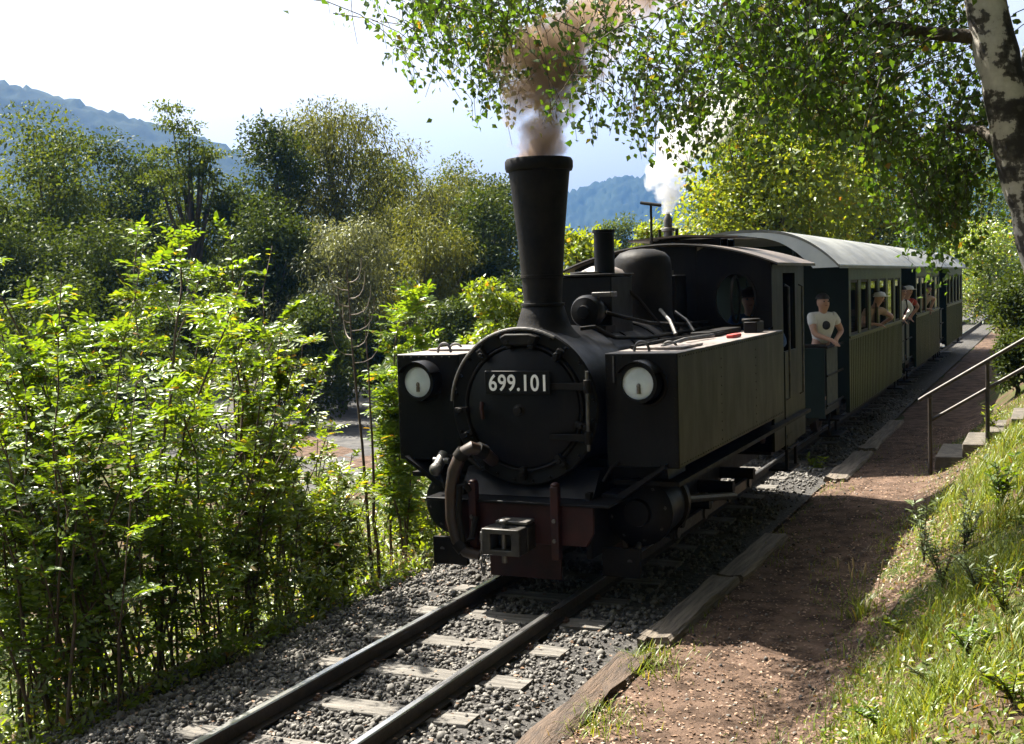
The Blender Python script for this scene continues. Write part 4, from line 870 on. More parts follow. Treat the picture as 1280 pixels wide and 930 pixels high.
tree('leafy_bush', 'yellowish sunlit bush at the far end of the path', 1236, 268, 62, 110, 'leaf_bush2', 7000, .18, .02, seed=48, nclump=36, cat='bush')
tree('leafy_bush', 'light green bush beside the path beyond the train', 1278, 300, 46, 90, 'leaf_lit', 6000, .16, .02, seed=49, xy=(5.0, 46), nclump=36, cat='bush')
tree('leafy_tree', 'pale hazy tree closing the view along the path', 1225, 180, 85, 200, 'leaf_mid', 8000, .3, .05, seed=50, nclump=44)
tree('leafy_tree', 'green tree on the bank behind the birch trunk', 1300, 150, 40, 160, 'leaf_lit', 8000, .18, .1, seed=51, xy=(7.0, 41), nclump=44)
tree('leafy_bush', 'shaded bush on the bank past the steps', 1270, 318, 25, 95, 'leaf_dark', 8000, .09, .02, seed=52, xy=(3.55, 25), nclump=36, trunk_r=.04, cat='bush')

_px = px  # unseen trees added to cut the sky light on path and locomotive
BT = [(8.0, -9, 17, 11, .38, 'tall sky blocking tree added on the bank behind the viewpoint'), (7.6, -2, 17, 11, .40, 'tall sky blocking tree added on the bank right behind the viewpoint'), (8.2, 4.5, 18, 12, .40, 'tall sky blocking tree added to spread over the bank right of the viewpoint'), (8.4, 11, 18, 12, .42, 'tall sky blocking tree added to spread over the bank behind the birch'), (9.0, 18, 18, 11, .45, 'tall sky blocking tree added on the bank above the steps'),
      (9.0, 26, 14, 8, .1, 'leafy sky blocking tree added on the bank past the steps'), (9.5, 34, 13, 8, .1, 'leafy sky blocking tree added on the bank beside the far coaches'), (8.6, 1, 8, 6, .03, 'low sky blocking tree added on the bank right of the viewpoint'), (8.0, 7.5, 8, 6, .03, 'low sky blocking tree added on the bank beside the birch'), (8.4, 14.5, 8, 6, .03, 'low sky blocking tree added on the bank near the steps'), (8.0, -6, 9, 7, .03, 'low sky blocking tree added behind the viewpoint'),
      (2.0, -13, 15, 11, .05, 'wide sky blocking tree added across the line behind the viewpoint'), (-6.5, -12, 13, 10, .05, 'wide sky blocking tree added behind the near end of the thicket')]
for i, (x, y, h, w_, c0, lab) in enumerate(BT):
    px = lambda xp, yt, d, _p=(x, y, float(gz(x, y)) + h): np.array(_p)
    tree('sky_block_tree', lab, 0, 0, 30, w_/30*FPX/1.22, 'leaf_dark', 2700, .66, c0, seed=400 + i, nclump=60, group='trees added out of view to block sky light')
px = _px

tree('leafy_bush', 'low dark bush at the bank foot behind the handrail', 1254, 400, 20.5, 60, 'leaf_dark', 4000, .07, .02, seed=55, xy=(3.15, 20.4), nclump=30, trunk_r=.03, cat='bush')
tree('leafy_bush', 'dark bush narrowing the path beside the last coach', 1246, 366, 30, 56, 'leaf_mid', 4000, .09, .02, seed=56, xy=(2.95, 30), nclump=30, trunk_r=.03, cat='bush')

# shrubs with pinnate leaves along the left of the track
def pinnate(P, D, r, L=.2, pairs=4, lw=(.066, .026)):
    n = len(P); D = unit(D); side = unit(np.cross(D, np.array([0, 0, 1.0]) + r.normal(0, .25, (n, 3)))); N = unit(np.cross(side, D) + r.normal(0, .2, (n, 3)))
    Ls = L*r.uniform(.7, 1.25, n); PP, DD, NN = [], [], []
    for k in range(pairs):
        t_ = .25 + .65*k/max(1, pairs - 1) - .06
        base = P + D*(t_*Ls)[:, None] - np.array([0, 0, 1.0])*(t_**2*Ls*.22)[:, None]
        for q in (-1, 1):
            PP.append(base); DD.append(D*.45 + side*q*.85 + r.normal(0, .12, (n, 3)) - np.array([0, 0, .22])); NN.append(N + r.normal(0, .22, (n, 3)))
    PP.append(P + D*Ls[:, None]*.95 - np.array([0, 0, 1.0])*(Ls*.2)[:, None]); DD.append(D - np.array([0, 0, .35])); NN.append(N)
    PP, DD, NN = np.concatenate(PP), np.concatenate(DD), np.concatenate(NN); m_ = len(PP)
    s_ = r.uniform(.7, 1.25, m_); return PP, DD, NN, lw[0]*s_, lw[1]*s_
def shrub(name, label, x, y, H, nst, spread, nleaf, leaf, seed, lo=.22, cat='shrub', group=None, pairs=4, L=.18, lw=(.066, .026), simple=False):
    r = np.random.default_rng(seed); bz = float(gz(x, y)) - .03; T = thing(name, label, cat, (x, y, bz), group)
    LP, LD = [], []
    for s in range(nst):
        a = r.uniform(0, 2*PI); h = H*r.uniform(.6, 1.0) if s else H; sp = spread*r.uniform(.35, 1.0)*(1.7 if r.random() < .16 else 1.0); k = 9; tt = np.linspace(0, 1, k)
        b0 = np.array([x + .22*r.normal()*spread, y + .22*r.normal()*spread, bz])
        pts = np.stack([b0[0] + math.cos(a)*sp*tt**1.6 + np.cumsum(r.normal(0, .030*H*.35, k)), b0[1] + math.sin(a)*sp*tt**1.6 + np.cumsum(r.normal(0, .030*H*.35, k)), bz + h*tt**.92], 1)
        st = MB().tube(pts, (.0035*H*(1 - tt*.85) + .003)*r.uniform(.55, 1.3), 6)
        ntw = int(7 + 5*r.random())
        for j in range(ntw):
            u = lo + (1 - lo)*(j + r.random())/ntw; p0 = np.array([np.interp(u, tt, pts[:, c]) for c in range(3)])
            b_ = a + r.normal(0, 1.3); ln = (.22 + .30*r.random())*spread*(1.25 - u*.7); el = r.uniform(.05, .8)
            dv = np.array([math.cos(b_)*math.cos(el), math.sin(b_)*math.cos(el), math.sin(el)])
            p1 = p0 + dv*ln*.55; p2 = p0 + dv*ln + np.array([0, 0, .05*ln])
            st.tube([p0, p1, p2], [.0045, .0035, .002], 4, False)
            m_ = max(2, int(nleaf/nst/ntw)); v = r.random(m_)
            LP.append(p0 + (p2 - p0)*v[:, None]); dd = rnd_dir(r, m_); dd[:, 2] = np.abs(dd[:, 2])*.5 + .05; LD.append(dd + dv*.7)
        m_ = max(2, int(nleaf/nst*.12)); v = lo + .1 + (.9 - lo)*r.random(m_); LP.append(np.stack([np.interp(v, tt, pts[:, c]) for c in range(3)], 1)); dd = rnd_dir(r, m_); dd[:, 2] = np.abs(dd[:, 2])*.6 + .2; LD.append(dd)
        st.build('stem', M['stem'], T, smooth=60)
    P, D = np.concatenate(LP), np.concatenate(LD)
    if simple: 
        D[:, 2] -= .3; N = rnd_dir(r, len(P))*.5 + np.array([0, 0, 1.0]); s_ = r.uniform(.7, 1.25, len(P)); leaf_object('foliage', P, D, N, lw[0]*s_, lw[1]*s_, M[leaf], T, OVAL)
    else: leaf_object('foliage', *pinnate(P, D, r, L, pairs, lw), M[leaf], T, OVAL)
    return T
SG = 'shrubs growing along the left of the track'
SH = [  # picture x of the stem foot's line of sight, picture y of the top, distance, stems, spread, leaves, leaf, note
 (-70, 330, 8.4, 7, .9, 420, 'leaf_bush', 'leafy shrub farthest from the locomotive, cut by the thicket edge'),
 (15, 345, 8.3, 8, .85, 480, 'leaf_bush', 'dense green shrub beside the tallest thicket shrub'),
 (95, 300, 8.7, 9, .9, 560, 'leaf_bush', 'tall bright shrub with many thin brown stems'),
 (185, 268, 9.3, 9, .95, 620, 'leaf_bush', 'tallest bright green shrub of the thicket'),
 (275, 292, 10.0, 8, .9, 560, 'leaf_bush', 'bright shrub with reddish leaf tips above the thicket'),
 (335, 330, 10.8, 7, .7, 400, 'leaf_bush2', 'yellow green shrub at the thicket end near the clearing'),
 (40, 470, 7.9, 8, .7, 380, 'leaf_bush', 'low shaded shrub among the thicket stems'),
 (130, 480, 8.4, 8, .7, 360, 'leaf_bush', 'low leafy shrub below the tall bright shrub'),
 (215, 470, 9.0, 8, .7, 380, 'leaf_bush', 'low shrub with dark stems beside the ballast shoulder'),
 (290, 500, 9.6, 8, .65, 360, 'leaf_bush2', 'low yellow green shrub beside the ballast shoulder'),
 (350, 560, 10.3, 7, .6, 320, 'leaf_bush2', 'small sunlit shrub below the clearing'),
 (405, 585, 11.0, 7, .55, 300, 'leaf_bush2', 'small yellow green shrub by the bare sapling'),
 (130, 350, 11.5, 7, 1.0, 420, 'leaf_bush', 'shrub in the second row behind the tall bright shrub'),
 (280, 400, 12.5, 7, 1.0, 420, 'leaf_bush2', 'bright shrub in the second row toward the clearing'),
 (20, 400, 11.0, 7, 1.0, 400, 'leaf_bush', 'second row shrub behind the dense green shrub'),
 (395, 505, 13.0, 6, .7, 280, 'leaf_bush2', 'sunlit bush in front of the gravel clearing'),
 (455, 540, 12.3, 6, .6, 300, 'leaf_bush2', 'yellow green bush at the foot of the ash sapling'),
 (520, 560, 12.6, 6, .6, 300, 'leaf_bush2', 'leafy bush beside the left side tank'),
 (560, 480, 14.0, 6, .7, 300, 'leaf_lit', 'bush showing beside the left headlight'),
]
for i, (xp, yt, d, ns, sp, nl, lf, lab) in enumerate(SH):
    p = px(xp, yt, d); shrub('pinnate_shrub', lab, p[0], p[1], p[2] - float(gz(p[0], p[1])), ns + (3 if yt > 450 else 0), sp, int(nl*(1.35 if yt > 450 else 1.75))*(3 if i % 3 == 1 else 1), lf, 100 + i, lo=.06 if yt > 450 else .2, group=SG, simple=(i % 3 == 1), lw=(.058, .034) if i % 3 == 1 else ((.066, .026) if i % 3 else (.055, .022)))
p = px(490, 348, 12.0); shrub('ash_sapling', 'slender bright ash sapling rising beside the bare sapling', p[0], p[1], p[2] - float(gz(p[0], p[1])), 4, .34, 430, 'leaf_bush', 150, lo=.22, pairs=5, L=.26, lw=(.085, .026), cat='sapling')

# bare sapling and its neighbour
def bare(label, xb, xt, yt, d, seed, twigs=True):
    r = np.random.default_rng(seed); b0 = px(xb, 700, d); t0 = px(xt, yt, d); z0 = float(gz(b0[0], b0[1])); T = thing('bare_sapling', label, 'sapling', (b0[0], b0[1], z0))
    tt = np.linspace(0, 1, 10); pts = np.stack([b0[0] + (t0[0] - b0[0])*tt + r.normal(0, .008, 10), b0[1] + (t0[1] - b0[1])*tt, z0 + (t0[2] - z0)*tt], 1)
    MB().tube(pts, .016*(1 - tt) + .004, 7).build('trunk', M['stem'], T)
    if twigs:
        for k in range(11):
            u = .70 + .28*k/11; p0 = np.array([np.interp(u, tt, pts[:, c]) for c in range(3)]); q = -1 if k % 2 else 1; ln = .26*(1.25 - u)/.5 + .05
            side = AX @ np.array([1.0, 0, 0]); a = r.normal(0, .7); sv = side*math.cos(a)*q + np.array([-.4, .9, 0])*math.sin(a)
            e = np.linspace(0, 1, 6); MB().tube([p0 + sv*ln*(1 - (1 - z)**2)*.8 + np.array([0, 0, 1.0])*ln*(z**2.2)*1.1 for z in e], .006*(1 - e*.6), 5).build('twig', M['pale_stem'], T)
bare('bare pale sapling with upcurved twigs in front of the dark bushes', 466, 432, 335, 11.2, 5)
bare('thin leafless stem standing close beside the bare sapling', 472, 456, 395, 11.3, 6, False)

# low undergrowth beneath the shrubs, one mass
r = np.random.default_rng(17); n = 22000
X = -1.60 - 6.0*r.random(n)**1.9; Y = 3.2 + 13*r.random(n); Z = gz(X, Y) + .04 + .85*r.random(n)**1.7*np.clip((-X - 1.5)/.5, .1, 1)*(.55 + .45*wob(X*2, Y*2))
D = rnd_dir(r, n, .1); N = rnd_dir(r, n)*.5 + np.array([0, 0, 1.0]); s_ = r.uniform(.025, .075, n)
tag(leaf_object('undergrowth', np.stack([X, Y, Z], 1), D, N, s_, s_*.5, M['leaf_bush2'], None, OVAL), 'low leafy undergrowth beneath the shrubs left of the track', 'undergrowth', kind='stuff')

# ---------------------------------------------------------------- birch
r = np.random.default_rng(77)
bb = (4.22, 9.15); bz = float(gz(*bb)) - .1
B = thing('birch_tree', 'leaning birch with black and white bark and drooping twigs over the train', 'tree', (bb[0], bb[1], bz))
m, t, b = newmat('birch bark'); vec = coords(t, (1, 1, .55)); k1 = noise(t, vec, 6.5, 6, .65); k2 = noise(t, coords(t, (1, 1, 2.2)), 3.0, 4)
mxn = t.nodes.new('ShaderNodeMath'); mxn.operation = 'MULTIPLY'; t.links.new(k1, mxn.inputs[0]); t.links.new(k2, mxn.inputs[1])
t.links.new(ramp(t, mxn.outputs[0], [(.19, (.020, .016, .013)), (.238, (.08, .07, .06)), (.258, (.42, .39, .35)), (.42, (.62, .59, .54))]), b.inputs['Base Color']); b.inputs['Roughness'].default_value = .8
bp = t.nodes.new('ShaderNodeBump'); bp.inputs['Strength'].default_value = 1.0; bp.inputs['Distance'].default_value = .02; bp.invert = True; t.links.new(mxn.outputs[0], bp.inputs['Height']); t.links.new(bp.outputs[0], b.inputs['Normal']); M['birch_bark'] = m
TR = np.array([(4.22, 9.15, .45), (4.02, 9.1, 1.1), (3.84, 9.05, 1.8), (3.66, 9.0, 2.5), (3.47, 9.0, 3.3), (3.29, 9.0, 4.2), (3.20, 9.05, 5.2), (3.25, 9.1, 6.4), (3.35, 9.2, 7.8), (3.4, 9.2, 9.2)])
zz = np.linspace(0, 1, 60); sdx = np.linspace(0, 1, len(TR)); TP = np.stack([np.interp(zz, sdx, TR[:, c]) for c in range(3)], 1); TP[:, :2] += np.cumsum(r.normal(0, .005, (60, 2)), 0)
rad = .185*(1 - zz)**.5 + .012; rad *= 1 + .05*r.normal(size=60)
MB().tube(TP, rad, 20).build('trunk', M['birch_bark'], B, smooth=60)
MB().tube([(3.50, 9.1, 3.2), (3.62, 9.2, 3.9), (3.75, 9.3, 5.0), (4.1, 9.4, 6.2)], [.11, .10, .08, .03], 12).build('fork', M['birch_bark'], B, smooth=60)
# limbs reaching left over the track, and to the other sides
LIMB = [[(3.30, 9.0, 3.95), (2.9, 8.95, 4.02), (2.35, 8.9, 4.18), (1.7, 8.8, 4.55), (1.0, 8.6, 4.85), (.2, 8.4, 4.9), (-.6, 8.2, 4.7)],
        [(3.25, 9.0, 4.7), (2.6, 8.6, 4.95), (1.8, 8.2, 5.2), (.9, 7.9, 5.3), (0, 7.7, 5.1)],
        [(3.25, 9.1, 4.5), (2.7, 9.5, 4.7), (2.0, 9.9, 4.9), (1.2, 10.1, 5.0), (.4, 10.1, 4.8)],
        [(3.23, 9.05, 5.3), (2.5, 9.0, 5.7), (1.5, 8.9, 5.9), (.5, 8.8, 5.7)],
        [(3.50, 9.0, 3.1), (3.25, 9.3, 3.35), (2.95, 9.7, 3.45), (2.7, 10.1, 3.4)],
        [(3.35, 9.1, 6.6), (4.2, 9.4, 7.4), (5.2, 9.8, 7.9)], [(3.25, 9.1, 6.0), (3.6, 10.0, 6.8), (4.2, 11.2, 7.3)], [(3.3, 9.1, 6.4), (3.9, 8.6, 7.2), (4.8, 8.0, 7.8)], [(3.35, 9.2, 7.4), (2.9, 9.4, 8.3), (2.6, 9.6, 9.0)]]
for q in LIMB:
    q = np.array(q); MB().tube(q, np.linspace(.052, .010, len(q)), 8).build('limb', M['bark'], B, smooth=60)
LOW = ([-1.0, -.75, -.5, -.3, -.05, .15, .35, .55, .75, 1.0, 1.25, 1.45, 1.7, 2.0, 2.3, 2.6, 2.85, 3.05, 3.3], [4.25, 4.05, 3.75, 3.45, 3.7, 4.2, 4.1, 3.3, 3.15, 3.25, 3.0, 3.2, 3.35, 3.25, 3.15, 3.0, 2.45, 2.55, 3.0])
LP, LD = [], []; tw = MB()
def dens_x(x): return np.interp(x, [-1, -.6, -.2, .1, .5, .9, 1.3, 1.7, 2.2, 2.7, 3.1, 3.4], [.12, .5, .42, .10, .14, .30, .30, .55, .95, 1.0, .6, .25])
k = 0
while k < 1700:
    x = r.uniform(-.95, 3.35); y = 8.75 + r.normal(0, .75)
    if r.random() > dens_x(x): continue
    if x > 2.75 and y < 9.35: y = 9.35 + abs(r.normal(0, .45))
    k += 1; low = np.interp(x, *LOW)
    zb = low + abs(r.normal(0, .30)) + .02 if r.random() < .36 else low + .25 + (5.3 - low)*r.random()**1.15
    ln = r.uniform(.25, .75); m_ = int(ln*r.uniform(26, 44)); e = np.linspace(0, 1, 6)
    a_ = r.uniform(0, 2*PI); out_ = r.uniform(.1, .75)*ln
    pts = np.stack([x + math.cos(a_)*out_*(e - 1)*(2 - e) + np.cumsum(r.normal(0, .014, 6)), y + math.sin(a_)*out_*(e - 1)*(2 - e) + np.cumsum(r.normal(0, .014, 6)), zb + ln*(1 - e**1.7)], 1)
    tw.tube(pts, .004*(1 - e*.6), 4, False)
    v = r.random(m_)**.8; LP.append(np.stack([np.interp(v, e, pts[:, c]) for c in range(3)], 1) + r.normal(0, .05, (m_, 3))); LD.append(rnd_dir(r, m_)*.9 + np.array([0, 0, -.6]))
for xx, yy, sg, nn in ((1150, 235, .17, 16), (1165, 285, .16, 22), (1182, 318, .13, 18), (1140, 190, .17, 12), (1190, 255, .17, 18)):      # low bough hanging before the coaches
    for k in range(nn):
        c = px(xx, yy, 10.3) + r.normal(0, sg, 3); ln = r.uniform(.2, .45); e = np.linspace(0, 1, 5); a_ = r.uniform(0, 2*PI)
        pts = np.stack([c[0] + math.cos(a_)*.15*(e - 1), c[1] + math.sin(a_)*.15*(e - 1), c[2] + ln*(1 - e**1.6)], 1); tw.tube(pts, .0035*(1 - e*.6), 4, False); m_ = 22
        v = r.random(m_)**.8; LP.append(np.stack([np.interp(v, e, pts[:, q]) for q in range(3)], 1) + r.normal(0, .055, (m_, 3))); LD.append(rnd_dir(r, m_)*.9 + np.array([0, 0, -.6]))
tag(tw.build('twigs', M['bark'], B, smooth=0), kind='stuff')
for q in LIMB[5:]:                                   # crown on the far sides of the trunk
    for s in range(10):
        c = np.array(q[-1]) + r.normal(0, .7, 3); m_ = 160; LP.append(c + r.normal(0, .33, (m_, 3))); LD.append(rnd_dir(r, m_)*.8 + np.array([0, 0, -.7]))
P, D = np.concatenate(LP), np.concatenate(LD); n = len(P); s_ = r.uniform(.038, .066, n)
leaf_object('crown', P, D, rnd_dir(r, n) + np.array([-.2, 0, .35]), s_, s_*.78, M['leaf_birch'], B)

# ---------------------------------------------------------------- grass, weeds, fallen leaves
def blades(P, H, lean, r, width=.0045, k=3):
    n = len(P); a = r.uniform(0, 2*PI, n); dv = np.stack([np.cos(a), np.sin(a), 0*a], 1); sd = np.stack([-np.sin(a), np.cos(a), 0*a], 1); tt = np.linspace(0, 1, k + 1)
    rows = []
    for u in tt:
        c = P + dv*(lean*H*u**2)[:, None] + np.array([0, 0, 1.0])*(H*(u - .35*np.minimum(lean, 1.2)*u**2))[:, None]
        wv = (np.broadcast_to(width, (n,))*(1 - u**1.6*.93))[:, None]; rows += [c - sd*wv, c + sd*wv]
    v = np.stack(rows, 1).reshape(-1, 3); m_ = 2*(k + 1); f = np.array([(2*i, 2*i + 1, 2*i + 3, 2*i + 2) for i in range(k)])
    return v, (f[None] + (np.arange(n)*m_)[:, None, None]).reshape(-1, 4)
def blade_object(name, P, H, lean, mat, r, width=.0045, parent=None, k=3):
    v, f = blades(P, H, lean, r, width, k); return link(name, np_mesh(name, v - origin(parent), [f]), mat, parent)
r = np.random.default_rng(31)
n = 62000; X = 2.25 + 3.2*r.random(n)**.9; Y = 3.6 + 16*r.random(n)**1.5
dens = wob(X*1.1 + 3, Y*1.1)*.5 + wob(X*3, Y*2.6 + 2)*.35
edge = 2.5 + .22*np.sin(Y*.9 + 1) + .12*np.sin(Y*2.3)
keep = (r.random(n) < .55 + .55*dens) & (X > edge - .25*r.random(n)) & ~((Y > 15.1) & (Y < 16.5) & (X > 2.3)) & (r.random(n) < .25 + ss((X - edge)/.5))
X, Y, dens = X[keep], Y[keep], dens[keep]; n = len(X)
tuft = ss((wob(X*1.7 + 7, Y*1.9 + 4) - .18)/.35)
Hh = r.uniform(.025, .07, n) + tuft*r.uniform(.03, .15, n)
tag(blade_object('grass', np.stack([X, Y, gz(X, Y) - .005], 1), Hh, r.uniform(.15, 1.1, n), M['grass'], r, r.uniform(.003, .0065, n), k=2), 'sunlit green grass covering the bank beside the path', 'grass', kind='stuff')
n = 20000; X = 2.3 + 2.9*r.random(n); Y = 3.6 + 12*r.random(n)**1.4; dn = wob(X*2.1 + 1, Y*1.9 + 5)
keep = (r.random(n) < .5 + .6*dn) & (X > 2.6 + .2*np.sin(Y*.9 + 1) - .3*r.random(n)) & ~((Y > 15.1) & (Y < 16.5)); X, Y = X[keep], Y[keep]; n = len(X); s_ = r.uniform(.015, .042, n)
tag(leaf_object('ground_cover', np.stack([X, Y, gz(X, Y) + .015 + .05*r.random(n)], 1), rnd_dir(r, n, .2), rnd_dir(r, n)*.5 + np.array([0, 0, 1.0]), s_, s_*.6, M['grass'], None, OVAL), 'small leaved ground cover growing among the grass on the bank', 'ground cover', kind='stuff')
n = 9000; X = 2.15 + 3.0*r.random(n); Y = 3.6 + 14*r.random(n)**1.4
keep = (X > 2.35 + .2*np.sin(Y*.9 + 1) - .2*r.random(n)) & ~((Y > 15.1) & (Y < 16.5)); X, Y = X[keep], Y[keep]; n = len(X)
tag(blade_object('dry_grass', np.stack([X, Y, gz(X, Y)], 1), r.uniform(.02, .09, n), r.uniform(.5, 1.6, n), M['grass_dry'], r, .0025, k=2), 'short dry straw coloured grass scattered on the bank', 'grass', kind='stuff')
def tuft_at(name, label, x, y, n, sp, h, mat='grass', lean=(.2, 1.1), width=.004, cat='grass tuft', group=None, ears=0, seed=1):
    r = np.random.default_rng(seed); z = float(gz(x, y)); T = thing(name, label, cat, (x, y, z), group)
    P = np.stack([x + r.normal(0, sp, n), y + r.normal(0, sp, n), np.full(n, z)], 1); P[:, 2] = gz(P[:, 0], P[:, 1])
    tag(blade_object('blades', P, h*r.uniform(.45, 1.0, n), r.uniform(*lean, n), M[mat], r, width, T, 5), kind='stuff')
    for k in range(ears):
        q = P[k]; a = r.uniform(0, 6.3); hh = h*r.uniform(1.05, 1.45); e = np.linspace(0, 1, 7); dx, dy = math.cos(a)*.12*hh, math.sin(a)*.12*hh
        pts = [(q[0] + dx*u**2, q[1] + dy*u**2, q[2] + hh*u) for u in e]; stx = MB().tube(pts, .0022, 5).build('stalk', M['grass'], T)
        MB().tube([pts[-1], (pts[-1][0] + dx*.1, pts[-1][1] + dy*.1, pts[-1][2] + .035), (pts[-1][0] + dx*.25, pts[-1][1] + dy*.25, pts[-1][2] + .075)], [.004, .0075, .003], 7).build('seed_head', M['grass_dry'], stx)
    return T
def gpt(x, y, z=None):                                # where a line of sight meets the ground
    rr = ray(x, y)
    for t_ in np.linspace(2, 60, 4000):
        q = CAM_P + rr*t_
        if q[2] <= float(gz(q[0], q[1])): return q
    return q
q = gpt(1078, 772); tuft_at('foxtail_grass', 'tall foxtail grass clump at the edge of the shaded path', q[0], q[1], 60, .055, .30, width=.005, ears=7, seed=3)
for i, (xx, yy, nn, hh, lab) in enumerate([(800, 835, 300, .16, 'sunlit grass tuft beside the short timber'), (745, 905, 260, .13, 'short grass tuft next to the crumbling timber'), (600, 915, 40, .16, 'few tall blades growing out of the ballast'), (540, 900, 18, .20, 'thin lone grass blades beside the rail'), (700, 868, 60, .12, 'small grass tuft in the ballast beside the crumbling timber'), (735, 822, 70, .13, 'low weedy tuft between ballast and short timber'), (655, 905, 50, .12, 'grass sprouting at the ballast edge near the crumbling timber'), (1265, 720, 420, .30, 'lush long grass tuft high on the bank'), (1140, 895, 420, .20, 'thick green grass tuft low on the bank'), (1245, 620, 260, .26, 'long grass below the handrail'), (1270, 585, 240, .28, 'bright long grass beside the steps'), (1215, 665, 160, .24, 'leafy grass at the shadow edge on the bank'), (1180, 780, 260, .16, 'dense grass patch above the foxtail clump'),
    (1200, 622, 200, .30, 'tall shaded grass tuft under the handrail post'), (1262, 560, 220, .34, 'tall grass hiding the ends of the lower steps'), (1225, 598, 220, .30, 'grass tuft growing against the second step'), (1275, 650, 260, .30, 'deep green grass tuft beside the leafy weed'), (1235, 720, 200, .20, 'yellowish grass tuft in the middle of the bank'), (1090, 850, 160, .12, 'low grass tuft spreading onto the sunlit path'), (1060, 905, 160, .11, 'thin grass tuft at the lower path edge'), (1230, 850, 240, .15, 'rounded grass tuft near the bank foot')]):
    q = gpt(xx, yy); tuft_at('grass_tuft', lab, q[0], q[1], nn, .14 if nn > 100 else .05, hh, seed=200 + i, group='grass tufts')
for i, (xx, yy, nn, hh, lab) in enumerate([(520, 712, 90, .34, 'dry bent straw tuft at the left ballast edge'), (560, 700, 70, .30, 'pale dry grass beside the brake hose'), (790, 760, 60, .30, 'dry grey grass stalks beside the right rail'), (835, 755, 50, .26, 'dead stalks between the timber and the rail'), (300, 840, 40, .3, 'dry grass hanging out of the shaded thicket')]):
    q = gpt(xx, yy); tuft_at('dry_tuft', lab, q[0], q[1], nn, .13, hh, 'grass_dry', (.3, 1.6), .0028, seed=240 + i, group='dry grass tufts')
def weed(label, x, y, H, nst, leaf, seed, lw=(.06, .02), spread=.12, nl=26):
    r = np.random.default_rng(seed); z = float(gz(x, y)); T = thing('weed', label, 'weed', (x, y, z), 'weeds beside the path'); LP, LD = [], []
    for s in range(nst):
        a = r.uniform(0, 6.3); h = H*r.uniform(.6, 1); e = np.linspace(0, 1, 6); pts = np.stack([x + math.cos(a)*spread*e**1.5, y + math.sin(a)*spread*e**1.5, z + h*e], 1)
        MB().tube(pts, .005*(1 - e*.7), 6).build('stalk', M['stem'], T)
        v = .1 + .9*r.random(nl); LP.append(np.stack([np.interp(v, e, pts[:, c]) for c in range(3)], 1)); g = r.uniform(0, 6.3, nl); LD.append(np.stack([np.cos(g), np.sin(g), .25 + .5*r.random(nl)], 1))
    P, D = np.concatenate(LP), np.concatenate(LD); n = len(P); s_ = r.uniform(.6, 1.2, n)*1.0
    leaf_object('foliage', P, D, rnd_dir(r, n)*.3 + np.array([0, 0, 1.0]), lw[0]*s_, lw[1]*s_, M[leaf], T, OVAL)
for i, (xx, yy, hh, ns, lf, lab, lw) in enumerate([(1155, 705, .62, 5, 'weed', 'tall grey green weed standing in the shade at the bank foot', (.07, .022)), (1178, 735, .40, 7, 'weed', 'bushy pale green weed at the shadow edge', (.05, .018)), (1205, 690, .42, 6, 'weed', 'leafy weed half in shade on the bank', (.05, .02)), (1022, 598, .30, 5, 'leaf_bush2', 'small sunlit green plant between the timbers', (.10, .03)), (1000, 600, .18, 4, 'leaf_bush2', 'low sunlit sprout beside the small green plant', (.07, .025)), (1250, 640, .45, 6, 'leaf_bush', 'leafy green weed below the steps', (.08, .03)), (1240, 545, .40, 5, 'leaf_lit', 'bright weed growing between the handrail posts', (.08, .03)),
    (1130, 800, .14, 6, 'leaf_lit', 'low broad leaved weed above the sunlit path edge', (.042, .02)), (1210, 820, .16, 7, 'leaf_bush', 'dark green rosette weed in the bank grass', (.045, .02)), (1265, 880, .18, 6, 'leaf_lit', 'light green weed at the bottom of the bank', (.042, .018)), (1160, 860, .12, 6, 'weed', 'small grey green weed in thin grass', (.05, .022)), (1255, 770, .26, 6, 'leaf_bush2', 'yellow green weed standing above the bank grass', (.042, .016)), (1105, 915, .12, 5, 'leaf_bush', 'small leafy weed beside the bare earth', (.04, .018)), (1222, 745, .30, 5, 'weed', 'pale weed in the middle of the bank', (.05, .018))]):
    q = gpt(xx, yy); weed(lab, q[0], q[1], hh, ns, lf, 300 + i, lw)
for i, (xx, yy, hh, lab) in enumerate([(470, 690, .75, 'upright leafy herb at the foot of the bare sapling'), (520, 670, .95, 'tall leafy herb beside the dry straw'), (548, 660, 1.0, 'broad leaved herb under the left side tank'), (430, 740, .55, 'sunlit herb at the ballast shoulder'), (395, 765, .45, 'low leafy herb near the ballast edge'), (555, 640, 1.1, 'tall herb just behind the brake hose')]):
    q = gpt(xx, yy); x_ = min(q[0], -1.75); weed(lab, x_, q[1] + (q[0] - x_)*0, hh, 6, 'leaf_bush2', 330 + i, (.11, .032), .22, 34)
r = np.random.default_rng(51); n = 16000
X = r.uniform(1.05, 3.0, n); Y = 4.5 + 16*r.random(n)**1.6; a = r.uniform(0, 2*PI, n)
s_ = r.uniform(.012, .036, n)
P = np.stack([X, Y, gz(X, Y) + .022 + .01*r.random(n)], 1); D = np.stack([np.cos(a), np.sin(a), r.normal(0, .25, n)], 1)
tag(leaf_object('leaf_litter', P, D, rnd_dir(r, n)*.35 + np.array([0, 0, 1.0]), s_, s_*.62, M['litter'], None), 'small dry fallen leaves scattered over the earth path', 'leaf litter', kind='stuff')
n = 700; X = r.uniform(-1.7, 1.1, n); Y = 4.5 + 6*r.random(n); a = r.uniform(0, 2*PI, n); s_ = r.uniform(.015, .04, n)
tag(leaf_object('track_litter', np.stack([X, Y, bed(X) + .035], 1), np.stack([np.cos(a), np.sin(a), .2 + 0*a], 1), rnd_dir(r, n)*.4 + np.array([0, 0, 1.0]), s_, s_*.6, M['litter'], None), 'dry fallen leaves lying on the ballast', 'leaf litter', kind='stuff')
